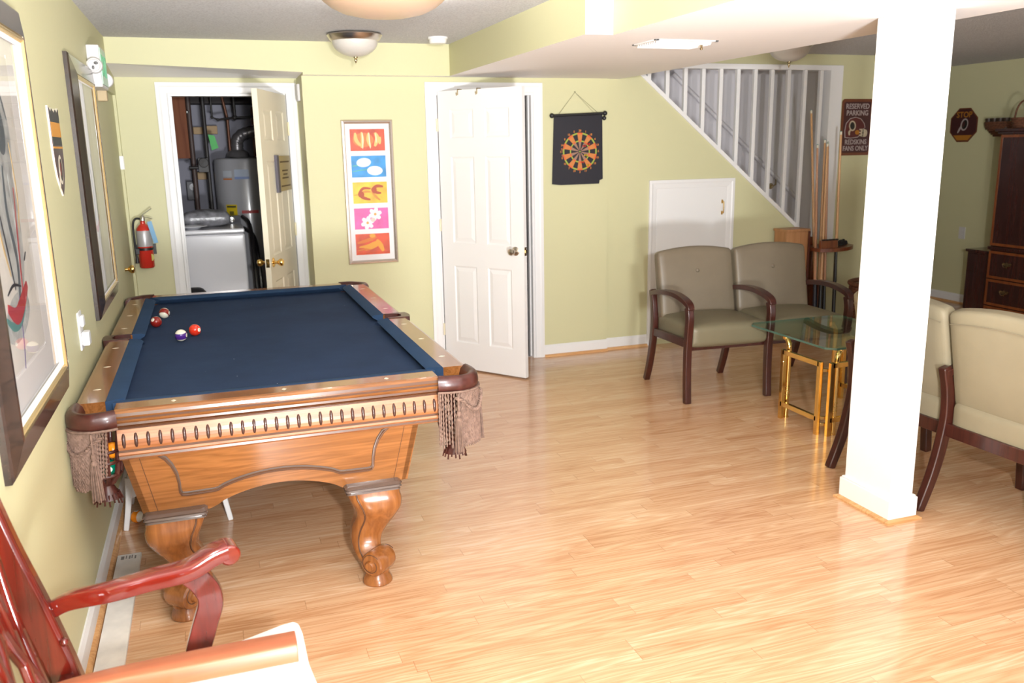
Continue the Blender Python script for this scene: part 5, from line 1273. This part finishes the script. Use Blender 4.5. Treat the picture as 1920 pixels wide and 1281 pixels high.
pipe('black_pipe', 'black U shaped pipe crossing near the laundry ceiling', [(.80,7.80,2.2),(.80,7.80,1.925),(.99,7.80,1.93),(.99,7.80,2.2)], .015, m_blackm)
pipe('black_pipe', 'black pipe stub with elbow left of the water heater top', [(.62,7.86,2.1),(.62,7.88,1.93),(.665,7.88,1.91),(.80,7.80,1.925)], .009, m_blackm)
pipe('drain_pipe', 'dark vertical drain pipe beside the brown panel in the laundry', [(.44,8.0,.0),(.44,8.0,2.1)], .02, M('rust_pipe', (.07,.045,.04), .5))
b = MB(); b.box((.05,7.42,1.60),(.425,7.9,2.2)); o = b.build('wall_cabinet', wood('brown_cabinet', (.11,.035,.018), (.19,.07,.035), 2, .8, .75, 0, .5, spec=.2), None, origin=(.17,7.7,1.64), bevel=.004); tag(o, 'reddish brown cabinet high on the left wall inside the laundry', 'cabinet')
b2 = MB(); b2.ball((.431,7.50,1.96), .014, 10); b2.build('knob', m_chrome, o)
b = MB(); b.box((.36,8.18,1.235),(.46,8.30,1.40)); o = b.build('electrical_box', M('dark_box', (.07,.07,.08), .5), None, origin=(.41,8.3,1.235), bevel=.006); tag(o, 'small dark electrical box on the laundry back wall', 'electrical box'); b = MB(); b.lathe([(0,0),(.03,0),(.028,.012),(0,.014)], (.41,8.18,1.35), 16, 0, Matrix.Rotation(PI/2,3,'X')); b.build('dial', m_tank, o)
b = MB(); b.box((.46,8.20,1.80),(.54,8.30,1.86)); b.box((.56,8.20,1.80),(.66,8.30,1.87)); o = b.build('junction_box', flat('tan_valve_box', (.36,.24,.12), .6), None, origin=(.56,8.3,1.8), bevel=.004); tag(o, 'tan junction box on the laundry back wall above the green tag', 'junction box')
b = MB(); b.prism([(0,0),(.05,-.01),(.075,-.11),(.02,-.13)], frame_of((.575,7.83,1.79),(1,0,0),(0,0,1)), 0, .003); o = b.build('green_tag', flat('bright_green_tag', (.02,.38,.05), .5), None, origin=(.60,7.83,1.73)); tag(o, 'bright green tag hanging from the black pipe in the laundry', 'tag')
b = MB(); b.tube([(.40,7.85,1.52),(.555,7.85,1.52)], .014, 10); b.box((.475,7.80,1.48),(.56,7.90,1.60)); b.lathe([(0,0),(.04,0),(.04,.03),(0,.035)], (.52,7.80,1.56), 16, 0, Matrix.Rotation(PI/2,3,'X')); o = b.build('gas_valve', m_blackm, None, origin=(.5,7.85,1.5), bevel=.004); tag(o, 'black gas valve on the pipe beside the water heater', 'valve')
b = MB(); b.box((.46,8.22,1.41),(.54,8.30,1.475)); o = b.build('thermostat_box', flat('tan_box', (.33,.22,.11), .6), None, origin=(.5,8.3,1.41), bevel=.003); tag(o, 'small tan box low on the laundry back wall under the gas valve', 'box')
b = MB(); b.tube(spline([(.785,7.55,1.12),(.83,7.40,1.06),(.835,7.20,.85),(.84,7.10,.5),(.845,7.15,.1)], 5), .016, 8); b.tube(spline([(.79,7.60,1.02),(.86,7.45,.95),(.875,7.25,.7),(.88,7.2,.1)], 5), .016, 8); o = b.build('drain_hose', m_blk, None, origin=(.84,7.2,0)); tag(o, 'pair of black hoses hanging beside the right of the washing machine', 'hose')
b = MB(); b.pillow((.36,6.87,.33), (.20,.16,.62), .06, n=8, crown=(.01,.01,.01)); lb = b.build('laundry_bag', flat('black_bag', (.015,.014,.016), .6), None, origin=(.36,6.87,.02), weld=True); tag(lb, 'black and red bag standing before the washing machine', 'bag')
b = MB(); b.box((.30,6.782,.30),(.355,6.790,.60)); b.build('red_panel', flat('bag_red', (.50,.03,.02), .5), lb, bevel=.002)

# ------------------------------------------------------------------ bathroom glimpse
to = thing('toilet', 'white toilet glimpsed through the gap beside the open white door', 'toilet', (3.08,7.0,0))
m_por = M('porcelain', (.72,.72,.76), .12, coat=.5)
b = MB(); b.pillow((3.12,7.35,.52), (.42,.20,.36), .03); b.build('tank', m_por, to, weld=True)
b = MB(); b.pillow((3.12,7.35,.725), (.45,.23,.035), .012); b.build('tank_lid', m_por, to, weld=True)
b = MB(); rings = []
for z, rx, ry, cy in ((0,.11,.20,7.05),(.05,.10,.18,7.05),(.18,.10,.17,7.03),(.30,.16,.23,6.98),(.385,.18,.26,6.97),(.40,.18,.26,6.97)): rings.append([(3.12+rx*math.cos(a),cy+ry*math.sin(a),z) for a in [2*PI*k/28 for k in range(28)]])
b.loft(rings); b.build('bowl', m_por, to)
b = MB(); b.loft([[(3.12+rx*math.cos(a),6.97+ry*math.sin(a),z) for a in [2*PI*k/28 for k in range(28)]] for z, rx, ry in ((.402,.185,.265),(.425,.19,.27),(.43,.18,.26))]); b.build('seat_lid', m_por, to)

# ------------------------------------------------------------------ camera
f = 1616.076; yaw, pitch, roll = .3336, .2222, -.0179
cy_, sy_ = math.cos(yaw), math.sin(yaw); cp_, sp_c = math.cos(pitch), math.sin(pitch)
fw = Vector((sy_*cp_, cy_*cp_, -sp_c)); rt = Vector((cy_, -sy_, 0)); up = rt.cross(fw)
r2 = rt*math.cos(roll)+up*math.sin(roll); u2 = -rt*math.sin(roll)+up*math.cos(roll)
cam = bpy.data.cameras.new('camera'); co = bpy.data.objects.new('camera', cam); C.objects.link(co)
mm = Matrix((r2, u2, -fw)).transposed().to_4x4(); mm.translation = (.5176, 0, 1.6448); co.matrix_world = mm
cam.sensor_width = 36; cam.lens = f/1920*36; cam.clip_start = .05
cam.dof.use_dof = True; cam.dof.focus_distance = 3.3; cam.dof.aperture_fstop = 4.5
bpy.context.scene.camera = co

# ------------------------------------------------------------------ light: hand-held flash above the camera + dim room lamps + added low ceiling fill + world fill through the open rear
def look(o, tgt): o.rotation_euler = (Vector(tgt)-o.location).to_track_quat('-Z', 'Y').to_euler()
L = bpy.data.lights.new('flash', 'SPOT'); L.energy = 600; L.spot_size = math.radians(150); L.spot_blend = 1; L.shadow_soft_size = .07; L.color = (1, 1, 1)
lo = bpy.data.objects.new('flash', L); C.objects.link(lo); lo.location = (.75, -.62, 1.85); look(lo, (1.9, 4.2, 1.55))
L2 = bpy.data.lights.new('flash_bounce', 'SPOT'); L2.energy = 160; L2.spot_size = math.radians(110); L2.spot_blend = 1; L2.shadow_soft_size = .07; L2.color = (1, 1, 1)
l2 = bpy.data.objects.new('flash_bounce', L2); C.objects.link(l2); l2.location = (.66, -.06, 1.80); look(l2, (1.1, 1.2, 2.356))
L3 = bpy.data.lights.new('ceiling_fill', 'AREA'); L3.shape = 'DISK'; L3.size = .5; L3.spread = math.radians(110); L3.energy = 245; L3.color = (.98, .99, 1)  # unseen low disk, added behind the camera to brighten the ceiling
l3_ = bpy.data.objects.new('ceiling_fill', L3); C.objects.link(l3_); l3_.location = (1.1, -.9, .55); look(l3_, (1.6, 3.0, 4.2))
W = bpy.data.worlds.new('World'); bpy.context.scene.world = W; W.use_nodes = True
W.node_tree.nodes['Background'].inputs[0].default_value = (.98, .99, 1, 1); W.node_tree.nodes['Background'].inputs[1].default_value = 1.3  # uniform world light, added as fill through the open rear
vs_ = bpy.context.scene.view_settings; vs_.view_transform = 'Standard'; vs_.look = 'None'; vs_.gamma = 1; vs_.exposure = -0.04
bpy.context.scene.display_settings.display_device = 'sRGB'
